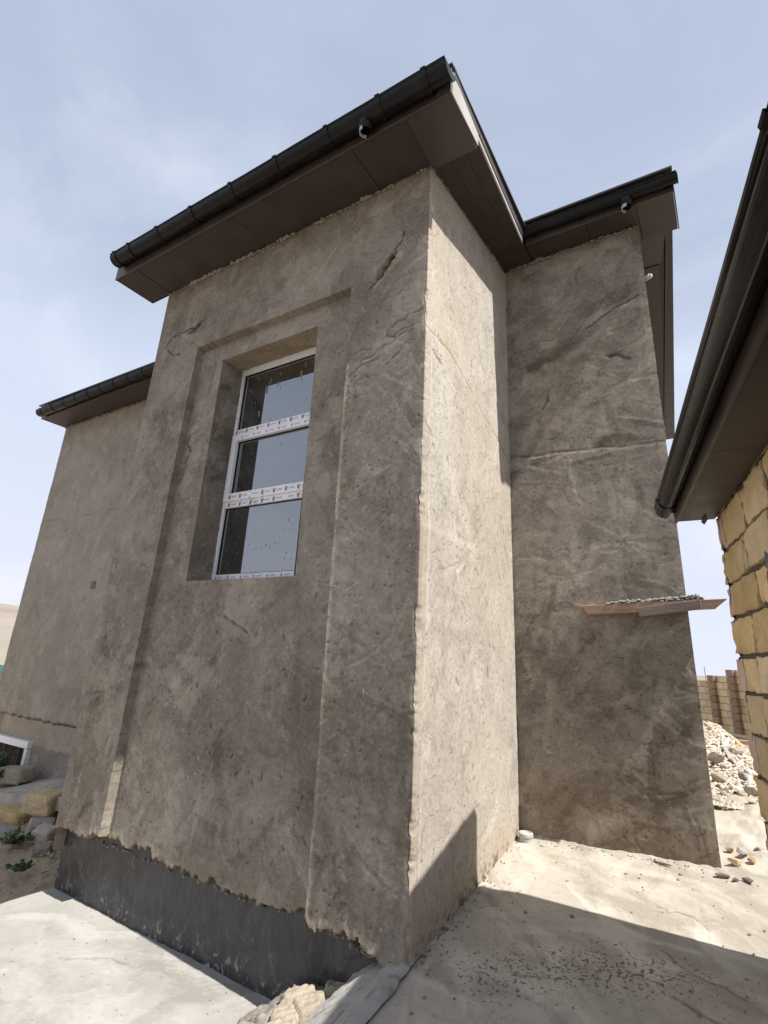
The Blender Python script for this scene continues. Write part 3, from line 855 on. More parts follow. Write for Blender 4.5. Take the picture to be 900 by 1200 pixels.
    H -= chip*sstep(0.030, 0.0, np.abs(U-u0))*(SG <= 2)
    NX = np.broadcast_to(C[:, 2], U.shape); NY = np.broadcast_to(C[:, 3], U.shape)
    # niche edges run slightly out of plumb
    lean = np.where(fr, np.exp(-((X0-XL)/0.15)**2)*(0.043-0.086*(1-np.clip(Z/3.87, 0, 1))) + np.exp(-((X0-XR)/0.12)**2)*(-0.018+0.036*(1-np.clip(Z/3.87, 0, 1))) + np.exp(-((X0-OR)/0.08)**2)*np.interp(Z, [1.77, 3.7], [0.014, -0.016]), 0)
    HH = H - dep
    P = np.stack([X0 + lean + NX*HH, np.broadcast_to(C[:, 1], U.shape) + NY*HH, Z], -1)
    zc = 0.5*(Z[:-1, :-1]+Z[1:, 1:]); xc = 0.5*(X0[:-1, :-1]+X0[1:, 1:]); sc = SG[1:, 1:]; s0 = SG[:-1, :-1]
    keep = ~((s0 == 1) & (sc == 1) & (xc > OL) & (xc < OR) & (zc > OB) & (zc < OT))
    keep &= ~((sc == 1) & (zc < 0.5*(zb[:-1, :-1]+zb[1:, 1:])))
    me = grid_mesh('plaster_wall', P, keep, {'tone': T, 'dark': np.clip(D, 0, 1), 'warm': np.clip(W, 0, 1), 'pale': np.where(sidew, 1.0, 0.0)})  # pale paints sunlight into the side face only
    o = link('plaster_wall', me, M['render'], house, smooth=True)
    me.set_sharp_from_angle(angle=math.radians(38))
    return o
build_house_wall()

def relief_patch(name, org, ud, vd, nd, us, vs, amp, seed, mat, parent, tone=0.0, warm=0.0, nst=40, keep=None, extra=None):
    U, V = np.meshgrid(us, vs)
    H = amp*(fbm(U*3, V*3, seed, 3) + 0.5*fbm(U*14, V*14, seed+4, 3)); T = tone + 0.7*fbm(U*2.2, V*2.2, seed+8, 4)
    D = np.zeros_like(U); W = np.full_like(U, warm)
    strokes(H, T, us, vs, nst, seed, (us[0], us[-1]), (vs[0], vs[-1]), (1.0, 0.7), (0.06, 0.3), (0.02, 0.09), amp*0.6, 0.4)
    if extra: H, T, D, W = extra(U, V, H, T, D, W)
    org, ud, vd, nd = (np.array(q, float) for q in (org, ud, vd, nd))
    P = org + U[..., None]*ud + V[..., None]*vd + H[..., None]*nd
    kp = None
    if keep is not None:
        kp = keep(0.5*(U[:-1, :-1]+U[1:, 1:]), 0.5*(V[:-1, :-1]+V[1:, 1:]))
    me = grid_mesh(name, P, kp, {'tone': T, 'dark': D, 'warm': W, 'splash': np.clip(extra_splash(V), 0, 1) if name == 'bitumen_band' else D})
    return link(name, me, mat, parent, smooth=True)
def extra_splash(V): return 0.85*(1-sstep(0.08, 0.24, V))

# bitumen band below the front plaster
relief_patch('bitumen_band', (-2.985, 0.095, -0.48), (1, 0, 0), (0, 0, 1), (0, -1, 0),
             np.arange(0, 2.97, 0.012), np.arange(0, 0.60, 0.012), 0.008, 311, M['bitumen'], house)
relief_patch('bitumen_band', (-2.985, 1.4, -0.48), (0, -1, 0), (0, 0, 1), (-1, 0, 0),
             np.arange(0, 1.305, 0.02), np.arange(0, 0.60, 0.02), 0.008, 317, M['bitumen'], house)

# left wing wall
def left_extra(U, V, H, T, D, W):
    # U: metres from the left end, V: height
    x = U-7.87
    vent = (np.abs(x+5.93) < 0.055) & (np.abs(V-2.06) < 0.045)
    H = np.where(vent, -0.10, H); D = np.where(vent, 0.35, D); W = np.where(vent, 1.0, W)
    T = T + 0.45
    T = T - 0.25*sstep(1.5, 0.4, V)
    jz = 3.12 + 0.03*fbm(U*3, U*0, 331, 3)
    D = np.maximum(D, 0.30*sstep(0.02, 0.004, np.abs(V-jz))*(vnoise(U*4, U*0, 333) > -0.1))
    zb = 0.27 + 0.022*fbm(U*9, U*0, 335, 4, 0.7)
    H = H - 0.04*sstep(0.03, 0.0, V-zb); D = np.maximum(D, 0.8*sstep(0.05, 0.005, V-zb))
    return H, T, D, W
lus = np.arange(0, 4.96, 0.018); lvs = np.arange(0.20, 4.95, 0.018)
def left_keep(u, v): return v > 0.27 + 0.022*fbm(u*9, u*0, 335, 4, 0.7)
relief_patch('plaster_wall', (-7.87, 1.53, 0), (1, 0, 0), (0, 0, 1), (0, -1, 0), lus, lvs, 0.006, 321, M['render_pale'], house, 0.0, 0.0, 330, left_keep, left_extra)
# left end wall and rear walls of the house, coarse
b = MB()
b.box(-7.86, -7.55, 1.56, 8.0, -1.0, 4.9)
b.box(-7.85, 0.45, 7.7, 8.0, -1.0, 4.9)
b.hexa([(0.45, 4.45, -1), (0.80, 4.45, -1), (0.50, 7.95, -1), (0.2, 7.95, -1), (0.45, 4.45, 4.9), (0.80, 4.45, 4.9), (0.50, 7.95, 4.9), (0.2, 7.95, 4.9)])
b.build('rear_wall', M['render'], house)
def plinth_extra(U, V, H, T, D, W):
    T = T + np.where(V > -0.02+0.02*fbm(U*6, U*0, 341, 3), 0.9, -0.25)
    W = np.where(V > 0, 0.35, 0.0)
    return H, T, D, W
relief_patch('plinth', (-7.87, 1.565, 0), (1, 0, 0), (0, 0, 1), (0, -1, 0), np.arange(0, 4.96, 0.02), np.arange(-0.85, 0.33, 0.02), 0.007, 323, M['render_pale'], house, 0, 0, 60,
             lambda u, v: ~((u < 1.22) & (v > -0.62) & (v < 0.005)), plinth_extra)
# basement window in the plinth
bw = MB()
bw.box(-7.80, -6.60, 1.50, 1.60, -0.065, 0.02)
bw.box(-6.68, -6.61, 1.51, 1.60, -0.62, -0.068)
basement = bw.build('basement_window', M['pvc'], house, bevel=0.006)
b = MB(); b.box(-7.79, -6.69, 1.572, 1.578, -0.60, -0.07); b.build('pane', M['room'], basement)
b = MB()
for x in (-7.70, -7.30, -6.90):
    b = MB(); b.box(x, x+0.012, 1.545, 1.555, -0.60, -0.07); b.build('bar', M['rust'], basement)

# reveals of the tower window
def rev_extra(warm, dk=0.0):
    def f(U, V, H, T, D, W):
        e = np.minimum(V-V.min(), V.max()-V)
        return H*sstep(0, 0.02, e), T+dk, D, W + warm
    return f
OL, OR, OB, OT = -2.050, -0.968, 1.772, 3.692
YF = 0.305
dv = np.linspace(0.070, 0.36, 26)
relief_patch('window_reveal', (OL, 0, 0), (0, 0, 1), (0, 1, 0), (1, 0, 0), np.arange(OB-0.01, OT+0.02, 0.014), dv, 0.006, 351, M['render'], house, -0.45, 0, 30, None, rev_extra(0.0, -0.1))
relief_patch('window_reveal', (OR, 0, 0), (0, 0, 1), (0, 1, 0), (-1, 0, 0), np.arange(OB-0.01, OT+0.02, 0.014), dv, 0.006, 353, M['render'], house, -0.3, 0, 30, None, rev_extra(0.0))
relief_patch('window_reveal', (0, 0, OT), (1, 0, 0), (0, 1, 0.05), (0, 0, -1), np.arange(OL-0.01, OR+0.02, 0.014), dv, 0.010, 355, M['render'], house, -0.1, 0, 30, None, rev_extra(0.75))
relief_patch('window_reveal', (0, 0, OB-0.012), (1, 0, 0), (0, 1, 0.16), (0, 0, 1), np.arange(OL-0.01, OR+0.02, 0.014), dv, 0.006, 357, M['render'], house, 0.2, 0, 30, None, rev_extra(0.1))

win = empty('window', (0, 0, 0), house)
win.location = Vector((-1.5, YF, 1.8)) - house.location
def wpart(b, name, mat, bevel=0.0, smooth=False):
    o = link(name, b.mesh(name), mat, None, smooth)
    o.parent = win
    o.matrix_parent_inverse = Matrix.Translation(-(house.location + win.location))
    if bevel:
        bv = o.modifiers.new('bevel', 'BEVEL'); bv.width = bevel; bv.segments = 2; bv.limit_method = 'ANGLE'
    return o
FL, FR_, FB, FT = -2.075, -0.945, 1.80, 3.712
fw = 0.046
b = MB()
b.box(FL, FL+fw, YF, YF+0.07, FB, FT); b.box(FR_-fw, FR_, YF, YF+0.07, FB, FT)
b.box(FL+fw, FR_-fw, YF+0.001, YF+0.07, FT-0.055, FT); b.box(FL+fw, FR_-fw, YF+0.001, YF+0.07, FB, FB+0.055)
wpart(b, 'frame', M['pvc'], 0.004)
T1a, T1b = 3.048, 3.112          # upper transom
T2a, T2b = 2.404, 2.468          # lower transom
b = MB(); b.box(FL+fw, FR_-fw, YF+0.0015, YF+0.07, T1a, T1b); wpart(b, 'transom', M['pvc'], 0.004)
b = MB(); b.box(FL+fw, FR_-fw, YF+0.0015, YF+0.07, T2a, T2b); wpart(b, 'transom', M['pvc'], 0.004)
# opening sash in the middle light
b = MB()
sy0, sy1 = YF-0.012, YF+0.06
b.box(FL+0.030, FL+0.083, sy0, sy1, T2b-0.012, T1a+0.012); b.box(FR_-0.083, FR_-0.03, sy0, sy1, T2b-0.012, T1a+0.012)
b.box(FL+0.083, FR_-0.083, sy0+0.001, sy1, T1a-0.046, T1a+0.012); b.box(FL+0.083, FR_-0.083, sy0+0.001, sy1, T2b-0.012, T2b+0.058)
wpart(b, 'sash', M['pvc'], 0.004)
for (z0, z1, xo) in ((FB+0.055, T2a, fw), (T2b+0.058, T1a-0.046, 0.083), (T1b, FT-0.055, fw)):
    b = MB(); b.box(FL+xo-0.008, FR_-xo+0.008, YF+0.030, YF+0.054, z0-0.008, z1+0.008); wpart(b, 'pane', M['glass'])
    g = MB()
    for q in ((FL+xo, FL+xo+0.007, z0, z1), (FR_-xo-0.007, FR_-xo, z0, z1), (FL+xo+0.007, FR_-xo-0.007, z1-0.007, z1), (FL+xo+0.007, FR_-xo-0.007, z0, z0+0.007)):
        g.box(q[0], q[1], YF+0.022, YF+0.0295, q[2], q[3])
    wpart(g, 'gasket', M['gutter'])

# protective film print on the frame: small blue words and reddish emblems
pr = MB()
rp = random.Random(4)
def word(x, y, z, w, h):
    k = 5
    cw = w/k
    for i in range(k):
        xx = x+i*cw
        pr.quad((xx, y, z), (xx+cw*0.30, y, z), (xx+cw*0.30, y, z+h), (xx, y, z+h), 0)
        if i % 2: pr.quad((xx+cw*0.3, y, z+h*0.75), (xx+cw*0.75, y, z+h*0.75), (xx+cw*0.75, y, z+h), (xx+cw*0.3, y, z+h), 0)
        else: pr.quad((xx+cw*0.3, y, z), (xx+cw*0.75, y, z), (xx+cw*0.75, y, z+h*0.28), (xx+cw*0.3, y, z+h*0.28), 0)
def emblem(x, y, z, s):
    for dx0, dx1 in ((-1.0, -0.35), (-0.35, 0.0), (1.0, 0.35), (0.35, 0.0)):
        a = (x+dx0*s*0.5, y, z+s*0.5); c = (x+dx1*s*0.5, y, z-s*0.5)
        pr.quad(a, (a[0]+s*0.2, y, a[2]), (c[0]+s*0.2, y, c[2]), c, 1)
    pr.quad((x-s*0.3, y, z-s*0.62), (x+s*0.4, y, z-s*0.62), (x+s*0.4, y, z-s*0.5), (x-s*0.3, y, z-s*0.5), 1)
def band(x0, x1, y, zc, rows, step=0.125, off=0.0, s=0.030):
    for r_ in range(rows):
        z = zc + (r_-(rows-1)/2)*0.034
        x = x0 + 0.02 + off + (r_ % 2)*step*0.45
        while x < x1-0.05:
            if rp.random() < 0.92: emblem(x, y, z, s)
            if rp.random() < 0.92: word(x+0.032, y, z-0.007, 0.056, 0.014)
            x += step
yb = YF-0.0005
band(FL+0.04, FR_-0.04, yb+0.0015, (T1a+T1b)/2+0.008, 1)
band(FL+0.085, FR_-0.09, sy0-0.0005+0.001, T1a-0.02, 1, 0.14, 0.05, 0.018)
band(FL+0.085, FR_-0.09, sy0-0.0005+0.001, T2b+0.024, 1, 0.125, 0.0)
band(FL+0.05, FR_-0.05, yb+0.001, (T2a+T2b)/2-0.008, 1, 0.125, 0.03)
band(FL+0.05, FR_-0.05, yb+0.001, FB+0.03, 1, 0.14, 0.0, 0.018)
z = FB+0.08
while z < FT-0.1:
    emblem(FL+0.018, yb, z, 0.018); word(FL+0.006, yb, z+0.05, 0.022, 0.008); z += 0.12
fp = wpart(pr, 'film_print', [M['print_blue'], M['print_red']]); fp['kind'] = 'stuff'
# dried mortar splashes on the glass and film
sp = MB(); rs_ = random.Random(11)
def splat(x, z, r, y, drip=0.0):
    n = 9; pts = []
    for k in range(n):
        a = 2*math.pi*k/n; q = r*rs_.uniform(0.5, 1.15)
        pts.append((x+q*math.cos(a)*0.75, z+q*math.sin(a)*1.25 - (drip if math.sin(a) < -0.4 else 0)))
    c0 = len(sp.v); sp.v.append((x, y-0.004, z)); sp.v += [(p[0], y-0.0004, p[1]) for p in pts]
    for k in range(n): sp.f.append((c0, c0+1+(k+1) % n, c0+1+k)); sp.mi.append(0)
for (x, z, r) in [(-1.74, 3.47, 0.030), (-1.70, 3.55, 0.018), (-1.61, 3.49, 0.022), (-1.60, 3.58, 0.016), (-1.36, 3.52, 0.028), (-1.32, 3.60, 0.018), (-1.80, 3.25, 0.024), (-1.72, 3.52, 0.015),
                  (-1.86, 3.36, 0.010), (-1.92, 3.48, 0.012), (-1.58, 3.44, 0.012), (-1.35, 3.46, 0.010), (-1.86, 3.60, 0.014), (-1.50, 3.62, 0.012), (-1.78, 3.62, 0.010), (-1.25, 3.60, 0.014), (-1.95, 3.50, 0.012)]:
    splat(x, z, r*0.72, YF+0.030, r*1.1)
for _ in range(46):
    splat(rs_.uniform(-1.98, -1.2), rs_.choice([rs_.uniform(1.86, 2.2), rs_.uniform(1.86, 3.6)]), rs_.uniform(0.003, 0.009), YF+0.030)
for _ in range(40): splat(rs_.uniform(-2.07, -1.0), rs_.choice([T1a+0.03, T2a+0.03, FB+0.03, T2b+0.02]) + rs_.uniform(-0.02, 0.02), rs_.uniform(0.002, 0.006), YF-0.013)
for _ in range(60): splat(rs_.uniform(-2.07, -2.035), rs_.uniform(1.82, 3.66), rs_.uniform(0.002, 0.007), YF)
ms = wpart(sp, 'mortar_splash', M['splat']); ms['kind'] = 'stuff'

# ---------------------------------------------------- eaves
def soffit_box(P, name='soffit_panel', mat='soffit', parent=None):
    b = MB(); b.hexa(P); return b.build(name, M[mat], parent or house, bevel=0.003)

def gutter_run(A, B, r, ux, parent, brackets, caps=(True, True), smooth=True, up=(0, 0, 1)):
    """half round gutter from A to B; ux: outward horizontal direction"""
    A = Vector(A); B = Vector(B); ux = Vector(ux).normalized(); up = Vector(up)
    prof = [(-r, 0.030), (-r, 0.0)] + [(-r*math.cos(a), -r*math.sin(a)) for a in np.linspace(0.15, math.pi-0.05, 15)] + [(r, 0.0), (r+0.008, 0.006), (r+0.010, 0.014), (r+0.002, 0.018), (r-0.006, 0.012)]
    inn = [(p[0]*0.965, p[1]*0.965+0.001) for p in prof[2:17]][::-1]
    full = prof + inn
    b = MB()
    n = 12
    rings = []
    for k in range(n+1):
        q = A.lerp(B, k/n)
        rings.append([q + ux*p[0] + up*(p[1] + 0.0015*math.sin(k*1.7)) for p in full])
    for k in range(n): b.sweep(rings[k], rings[k+1], closed=True)
    g = b.build('gutter', M['gutter'], parent, smooth=False)
    d = (B-A).normalized()
    for end, sg in ((A, -1), (B, 1)):
        c = MB()
        ring = [end + ux*p[0]*1.03 + up*(p[1]*1.03) for p in prof[1:18]]
        ring2 = [q + d*sg*0.006 for q in ring]
        c.sweep(ring, ring2, closed=True, caps=True)
        c.build('end_cap', M['gutter'], g)
    for s in brackets:
        q = A + d*s
        c = MB()
        w = 0.017
        ra = [q - d*w + ux*p[0]*1.10 + up*(p[1]*1.10) for p in prof[1:20]]
        rb = [q + d*w + ux*p[0]*1.10 + up*(p[1]*1.10) for p in prof[1:20]]
        ra2 = [q - d*w + ux*p[0]*1.0 + up*(p[1]*1.0) for p in prof[1:20]][::-1]
        rb2 = [q + d*w + ux*p[0]*1.0 + up*(p[1]*1.0) for p in prof[1:20]][::-1]
        c.sweep(ra+ra2, rb+rb2, closed=True, caps=False)
        c.build('gutter_bracket', M['gutter'], g)
    return g

def outlet(pt, parent):
    x, y, z = pt
    c = MB()
    k = 16
    def ring(r, zz): return [(x+r*math.cos(2*math.pi*i/k), y+r*math.sin(2*math.pi*i/k), zz) for i in range(k)]
    c.sweep(ring(0.050, z-0.040), ring(0.048, z), closed=True)
    c.sweep(ring(0.036, z-0.075), ring(0.050, z-0.040), closed=True)
    o = c.build('gutter_outlet', M['gutter'], parent, smooth=True)
    c = MB()
    arc = [math.radians(q) for q in np.linspace(110, 275, 12)]
    def part(r, zz): return [(x+r*math.cos(q), y+r*math.sin(q), zz) for q in arc]
    c.sweep(part(0.039, z-0.094), part(0.041, z-0.068)); c.sweep(part(0.035, z-0.068), part(0.033, z-0.094)); c.sweep(part(0.033, z-0.094), part(0.039, z-0.094))
    c.build('outlet_glint', M['glint'], o, smooth=True)  # half ring of pale metal stands for the highlight on the outlet

# tower front eave: boxed soffit in folded sheets
ZF = 4.668
xsplit = [-3.235, -2.93, -1.62, -0.42, 0.02, 0.352]
for i in range(5):
    x0, x1 = xsplit[i]+0.0015, xsplit[i+1]-0.0015
    dz = (0.0, 0.003, 0.0, 0.003, 0.0)[i]
    yb_ = -0.010 if x1 < 0.03 else 0.010
    dq = 0.028 if i == 4 else 0.0
    soffit_box([(x0, -0.402, ZF+dz), (x1, -0.402, ZF+dz), (x1, yb_, ZF+dz-dq), (x0, yb_, ZF+dz-dq), (x0, -0.402, ZF+0.02), (x1, -0.402, ZF+0.02), (x1, yb_, ZF+0.02), (x0, yb_, ZF+0.02)], mat='fascia' if i == 4 else 'soffit')  # end panel takes the lighter sheet to look lit
b = MB(); b.box(-3.24, 0.36, -0.418, -0.404, ZF-0.012, 4.90); b.build('fascia_board', M['fascia'], house, bevel=0.003)
b = MB()   # wedge shaped end of the boxed eave, right and left
b.hexa([(0.354, -0.402, ZF-0.004), (0.362, -0.402, ZF-0.004), (0.362, 0.012, ZF-0.004), (0.354, 0.012, ZF-0.004), (0.354, -0.402, 4.86), (0.362, -0.402, 4.86), (0.362, 0.012, 4.775), (0.354, 0.012, 4.775)])
b.build('eave_end', M['sunlit_edge'], house)  # pale metal puts the sun on this end into its colour
b = MB(); b.box(-3.244, -3.236, -0.402, 0.0, ZF-0.002, 4.88); b.box(-3.236, -2.975, -0.003, 0.005, ZF+0.001, 4.9); b.build('eave_end', M['fascia'], house)
gf = gutter_run((-3.13, -0.492, 4.792), (0.385, -0.492, 4.744), 0.070, (0, -1, 0), house, [0.06, 0.28, 0.70, 1.16, 1.64, 2.12, 2.60, 3.03, 3.37])
outlet((-0.235, -0.492, 4.700), gf)
# tower verge (right side): sloping soffit and an edge strip coloured as sun glint
def lerp(a, b, t): return tuple(a[i]+(b[i]-a[i])*t for i in range(3))
vi0, vi1 = (-0.012, 0.012, 4.672), (-0.012, 1.20, 4.83)
vo0, vo1 = (0.345, 0.012, 4.752), (0.272, 1.20, 4.842)
for k in range(1):
    t0, t1 = 0.001, 0.999
    for (a0, a1) in ((0.0, 0.40), (0.404, 0.70), (0.704, 1.0)):
        p = [lerp(lerp(vi0, vo0, a0), lerp(vi1, vo1, a0), t0), lerp(lerp(vi0, vo0, a1), lerp(vi1, vo1, a1), t0), lerp(lerp(vi0, vo0, a1), lerp(vi1, vo1, a1), t1), lerp(lerp(vi0, vo0, a0), lerp(vi1, vo1, a0), t1)]
        q = [(c[0], c[1], c[2]+0.012) for c in p]
        soffit_box(p+q)
def strip(P0, P1, w, z0, z1, name, mat):
    b = MB()
    (x0, y0, a0), (x1, y1, a1) = P0, P1
    b.hexa([(x0, y0, a0+z0), (x0+w, y0, a0+z0), (x1+w, y1, a1+z0), (x1, y1, a1+z0), (x0, y0, a0+z1), (x0+w, y0, a0+z1), (x1+w, y1, a1+z1), (x1, y1, a1+z1)])
    return b.build(name, M[mat], house, bevel=0.002)
strip((0.348, -0.06, 4.752), (0.275, 1.21, 4.842), 0.012, -0.006, 0.032, 'verge_glint', 'sunlit_edge')
strip((0.352, -0.38, 4.80), (0.279, 1.21, 4.842), 0.014, 0.034, 0.135, 'fascia_board', 'fascia')
# tower roof sheet
b = MB()
b.hexa([(-3.25, -0.43, 4.885), (0.372, -0.43, 4.885), (0.30, 1.9, 5.03), (-3.25, 1.9, 5.03), (-3.25, -0.43, 4.90), (0.372, -0.43, 4.90), (0.30, 1.9, 5.045), (-3.25, 1.9, 5.045)])
b.build('roof', M['roof'], house)

# rear wall eave
ZR = 4.885
rx = [0.276, 0.80, 1.19, 1.462]
for i in range(3):
    x0, x1 = rx[i]+0.0015, rx[i+1]-0.0015
    ye = 1.535 if x1 < 1.17 else 1.735
    soffit_box([(x0, 1.302, ZR), (x1, 1.309, ZR), (x1, ye, ZR), (x0, ye, ZR), (x0, 1.302, ZR+0.014), (x1, 1.309, ZR+0.014), (x1, ye, ZR+0.014), (x0, ye, ZR+0.014)])
b = MB(); b.box(-0.012, 0.274, 1.203, 1.535, ZR-0.02, ZR-0.006); b.build('soffit_panel', M['soffit'], house)
b = MB(); b.box(0.282, 1.470, 1.287, 1.301, ZR-0.012, 5.02); b.build('fascia_board', M['fascia'], house, bevel=0.003)
b = MB(); b.box(1.464, 1.472, 1.302, 1.737, ZR-0.004, 5.0); b.build('eave_end', M['fascia'], house)
gr = gutter_run((0.30, 1.238, 4.972), (1.50, 1.240, 4.955), 0.048, (0, -1, 0), house, [0.10, 0.48, 0.80, 1.08])
outlet((1.13, 1.240, 4.918), gr)
# right verge of the rear wing
b = MB()
b.hexa([(1.12, 1.738, ZR+0.02), (1.372, 1.738, ZR+0.02), (1.285, 2.14, ZR+0.02), (1.05, 2.14, ZR+0.02), (1.12, 1.738, ZR+0.034), (1.372, 1.738, ZR+0.034), (1.285, 2.14, ZR+0.034), (1.05, 2.14, ZR+0.034)])
b.build('soffit_panel', M['fascia'], house)
b = MB()
b.hexa([(1.05, 2.142, ZR+0.01), (1.275, 2.142, ZR+0.01), (0.93, 6.0, ZR+0.01), (0.70, 6.0, ZR+0.01), (1.05, 2.142, ZR+0.03), (1.275, 2.142, ZR+0.03), (0.93, 6.0, ZR+0.03), (0.70, 6.0, ZR+0.03)])
b.build('soffit_panel', M['soffit'], house)
b = MB()
b.hexa([(1.368, 1.738, ZR+0.012), (1.380, 1.738, ZR+0.012), (0.945, 6.0, ZR+0.012), (0.933, 6.0, ZR+0.012), (1.368, 1.738, 5.02), (1.380, 1.738, 5.02), (0.945, 6.0, 5.02), (0.933, 6.0, 5.02)])
b.build('fascia_board', M['fascia'], house)
# main roof
b = MB()
b.hexa([(-7.98, 1.07, 5.03), (1.478, 1.2, 5.03), (0.96, 8.3, 5.6), (-7.98, 8.3, 5.6), (-7.98, 1.07, 5.048), (1.478, 1.2, 5.048), (0.96, 8.3, 5.618), (-7.98, 8.3, 5.618)])
b.build('roof', M['roof'], house)
# left wing eave
ZL = 4.812
lx = [-7.90, -7.45, -5.9, -4.4, -2.98]
for i in range(4):
    x0, x1 = lx[i]+0.0015, lx[i+1]-0.0015
    soffit_box([(x0, 1.142, ZL), (x1, 1.142, ZL), (x1, 1.60, ZL), (x0, 1.60, ZL), (x0, 1.142, ZL+0.014), (x1, 1.142, ZL+0.014), (x1, 1.60, ZL+0.014), (x0, 1.60, ZL+0.014)])
b = MB(); b.box(-7.905, -2.98, 1.127, 1.140, ZL-0.012, 5.01); b.build('fascia_board', M['fascia'], house, bevel=0.003)
b = MB(); b.box(-7.912, -7.904, 1.142, 1.602, ZL-0.004, 5.0); b.build('eave_end', M['fascia'], house)
gutter_run((-7.80, 1.052, 4.868), (-2.99, 1.052, 4.868), 0.070, (0, -1, 0), house, [0.12+0.34*k for k in range(14)])

# crumbs of mortar squeezed out under the soffits
def crumbs(name, pts, mat, parent, seed, smooth=False):
    r = np.random.RandomState(seed)
    V = []; F = []
    base = np.array([(0, 0, 1), (0.9, 0, 0.1), (0.28, 0.85, 0.1), (-0.73, 0.53, 0.1), (-0.73, -0.53, 0.1), (0.28, -0.85, 0.1), (0, 0, -0.8)])
    fc = [(0, 1, 2), (0, 2, 3), (0, 3, 4), (0, 4, 5), (0, 5, 1), (6, 2, 1), (6, 3, 2), (6, 4, 3), (6, 5, 4), (6, 1, 5)]
    for p, s in pts:
        a = r.uniform(0, 6.3); R = np.array([[math.cos(a), -math.sin(a), 0], [math.sin(a), math.cos(a), 0], [0, 0, 1]])
        q = (base*r.uniform(0.65, 1.25, (7, 3))*np.array(s)*r.uniform(0.7, 1.3, 3))@R.T + np.array(p)
        n = len(V); V += [tuple(c) for c in q]; F += [tuple(n+i for i in f) for f in fc]
    me = bpy.data.meshes.new(name); me.from_pydata(V, [], F); me.update()
    o = link(name, me, mat, parent, smooth); o['kind'] = 'stuff'
    return o
rc = np.random.RandomState(77)
pts = []
for x in np.arange(-2.96, -0.02, 0.012):
    if vnoise(np.array(x*5), np.array(0.), 401) > -0.15:
        pts.append(((x+rc.normal()*0.005, -0.006-rc.rand()*0.006, ZF-0.004-rc.rand()*0.02*(1+vnoise(np.array(x*7), np.array(2.), 402))), np.array((0.013, 0.012, 0.012))*rc.uniform(0.5, 1.3)*(1+1.6*max(0, float(vnoise(np.array(x*9), np.array(4.), 404))*2))))
for x in np.arange(0.02, 1.15, 0.012):
    pts.append(((x+rc.normal()*0.004, 1.522-rc.rand()*0.008, ZR-0.006-rc.rand()*0.028), np.array((0.013, 0.012, 0.013))*rc.uniform(0.5, 1.3)*(1+1.6*max(0, float(vnoise(np.array(x*9), np.array(6.), 404))*2))))
for x in np.arange(-7.85, -3.0, 0.03):
    pts.append(((x, 1.522-rc.rand()*0.01, ZL-0.004-rc.rand()*0.03), np.array((0.022, 0.015, 0.016))*rc.uniform(0.6, 1.6)))
for y in np.arange(0.05, 1.5, 0.022):
    if rc.rand() < 0.6:
        zz = 4.672+0.133*y*0.98
        pts.append(((0.004+rc.rand()*0.006, y, zz+0.002-rc.rand()*0.014), np.array((0.010, 0.012, 0.009))*rc.uniform(0.5, 1.2)))
crumbs('mortar_crumbs', pts, M['crumb'], house, 5)
pts = []
for k in range(70):   # lumps hanging under the right pilaster
    x = -0.55+0.54*rc.rand()**0.7; t = (x+0.55)/0.55
    pts.append(((x, 0.012+0.06*rc.rand(), 0.010-0.05*t*rc.rand()-0.02*t), np.array((0.026, 0.016, 0.016))*rc.uniform(0.4, 1.2)))
for k in range(60):
    x = rc.uniform(-2.9, -0.5)
    pts.append(((x, 0.085, -0.015-0.02*rc.rand()), np.array((0.014, 0.008, 0.010))*rc.uniform(0.4, 1.2)))
crumbs('mortar_lumps', pts, M['crumb'], house, 6)
b = MB()
b.tube([(1.178, 1.57, 4.36), (1.215, 1.55, 4.36)], 0.022, 10); b.tube([(1.216, 1.5495, 4.36), (1.228, 1.5435, 4.36)], 0.014, 8)
b.build('cable_clip', M['plastic'], house, smooth=False)

# ------------------------------------------------------------------ limestone outbuilding on the right
TH = 0.18189
Sv = Vector((math.sin(TH), -math.cos(TH), 0)); Nv = Vector((-math.cos(TH), -math.sin(TH), 0)); CR = Vector((1.405, 0.71, 0))
def W_(s, n, z): return CR + Sv*s + Nv*n + Vector((0, 0, z))
outb = empty('stone_outbuilding', (CR.x+0.5, CR.y-0.5, 0.0))
tag(outb, 'low outbuilding of tan limestone blocks with a dark gutter at the right edge', 'outbuilding')
def sbox(b, s0, s1, n0, n1, z0, z1, mi=0):
    # corners ordered so the ring runs counter-clockwise from above
    P = [W_(s0, n0, z0), W_(s0, n1, z0), W_(s1, n1, z0), W_(s1, n0, z0), W_(s0, n0, z1), W_(s0, n1, z1), W_(s1, n1, z1), W_(s1, n0, z1)]
    b.hexa([tuple(p) for p in P], mi)
Ev = Vector((0.9968, -0.080, 0))
b = MB(); sbox(b, 0.012, 3.6, -0.21, -0.014, -0.7, 2.16)
e0 = W_(0.06, -0.215, 0); e1 = e0 + Ev*2.6; e2 = e1 + Sv*0.2; e3 = e0 + Sv*0.2
b.hexa([(p.x, p.y, z) for z in (-0.7, 2.16) for p in (e0, e3, e2, e1)])
mw = b.build('wall', M['mortar'], outb)
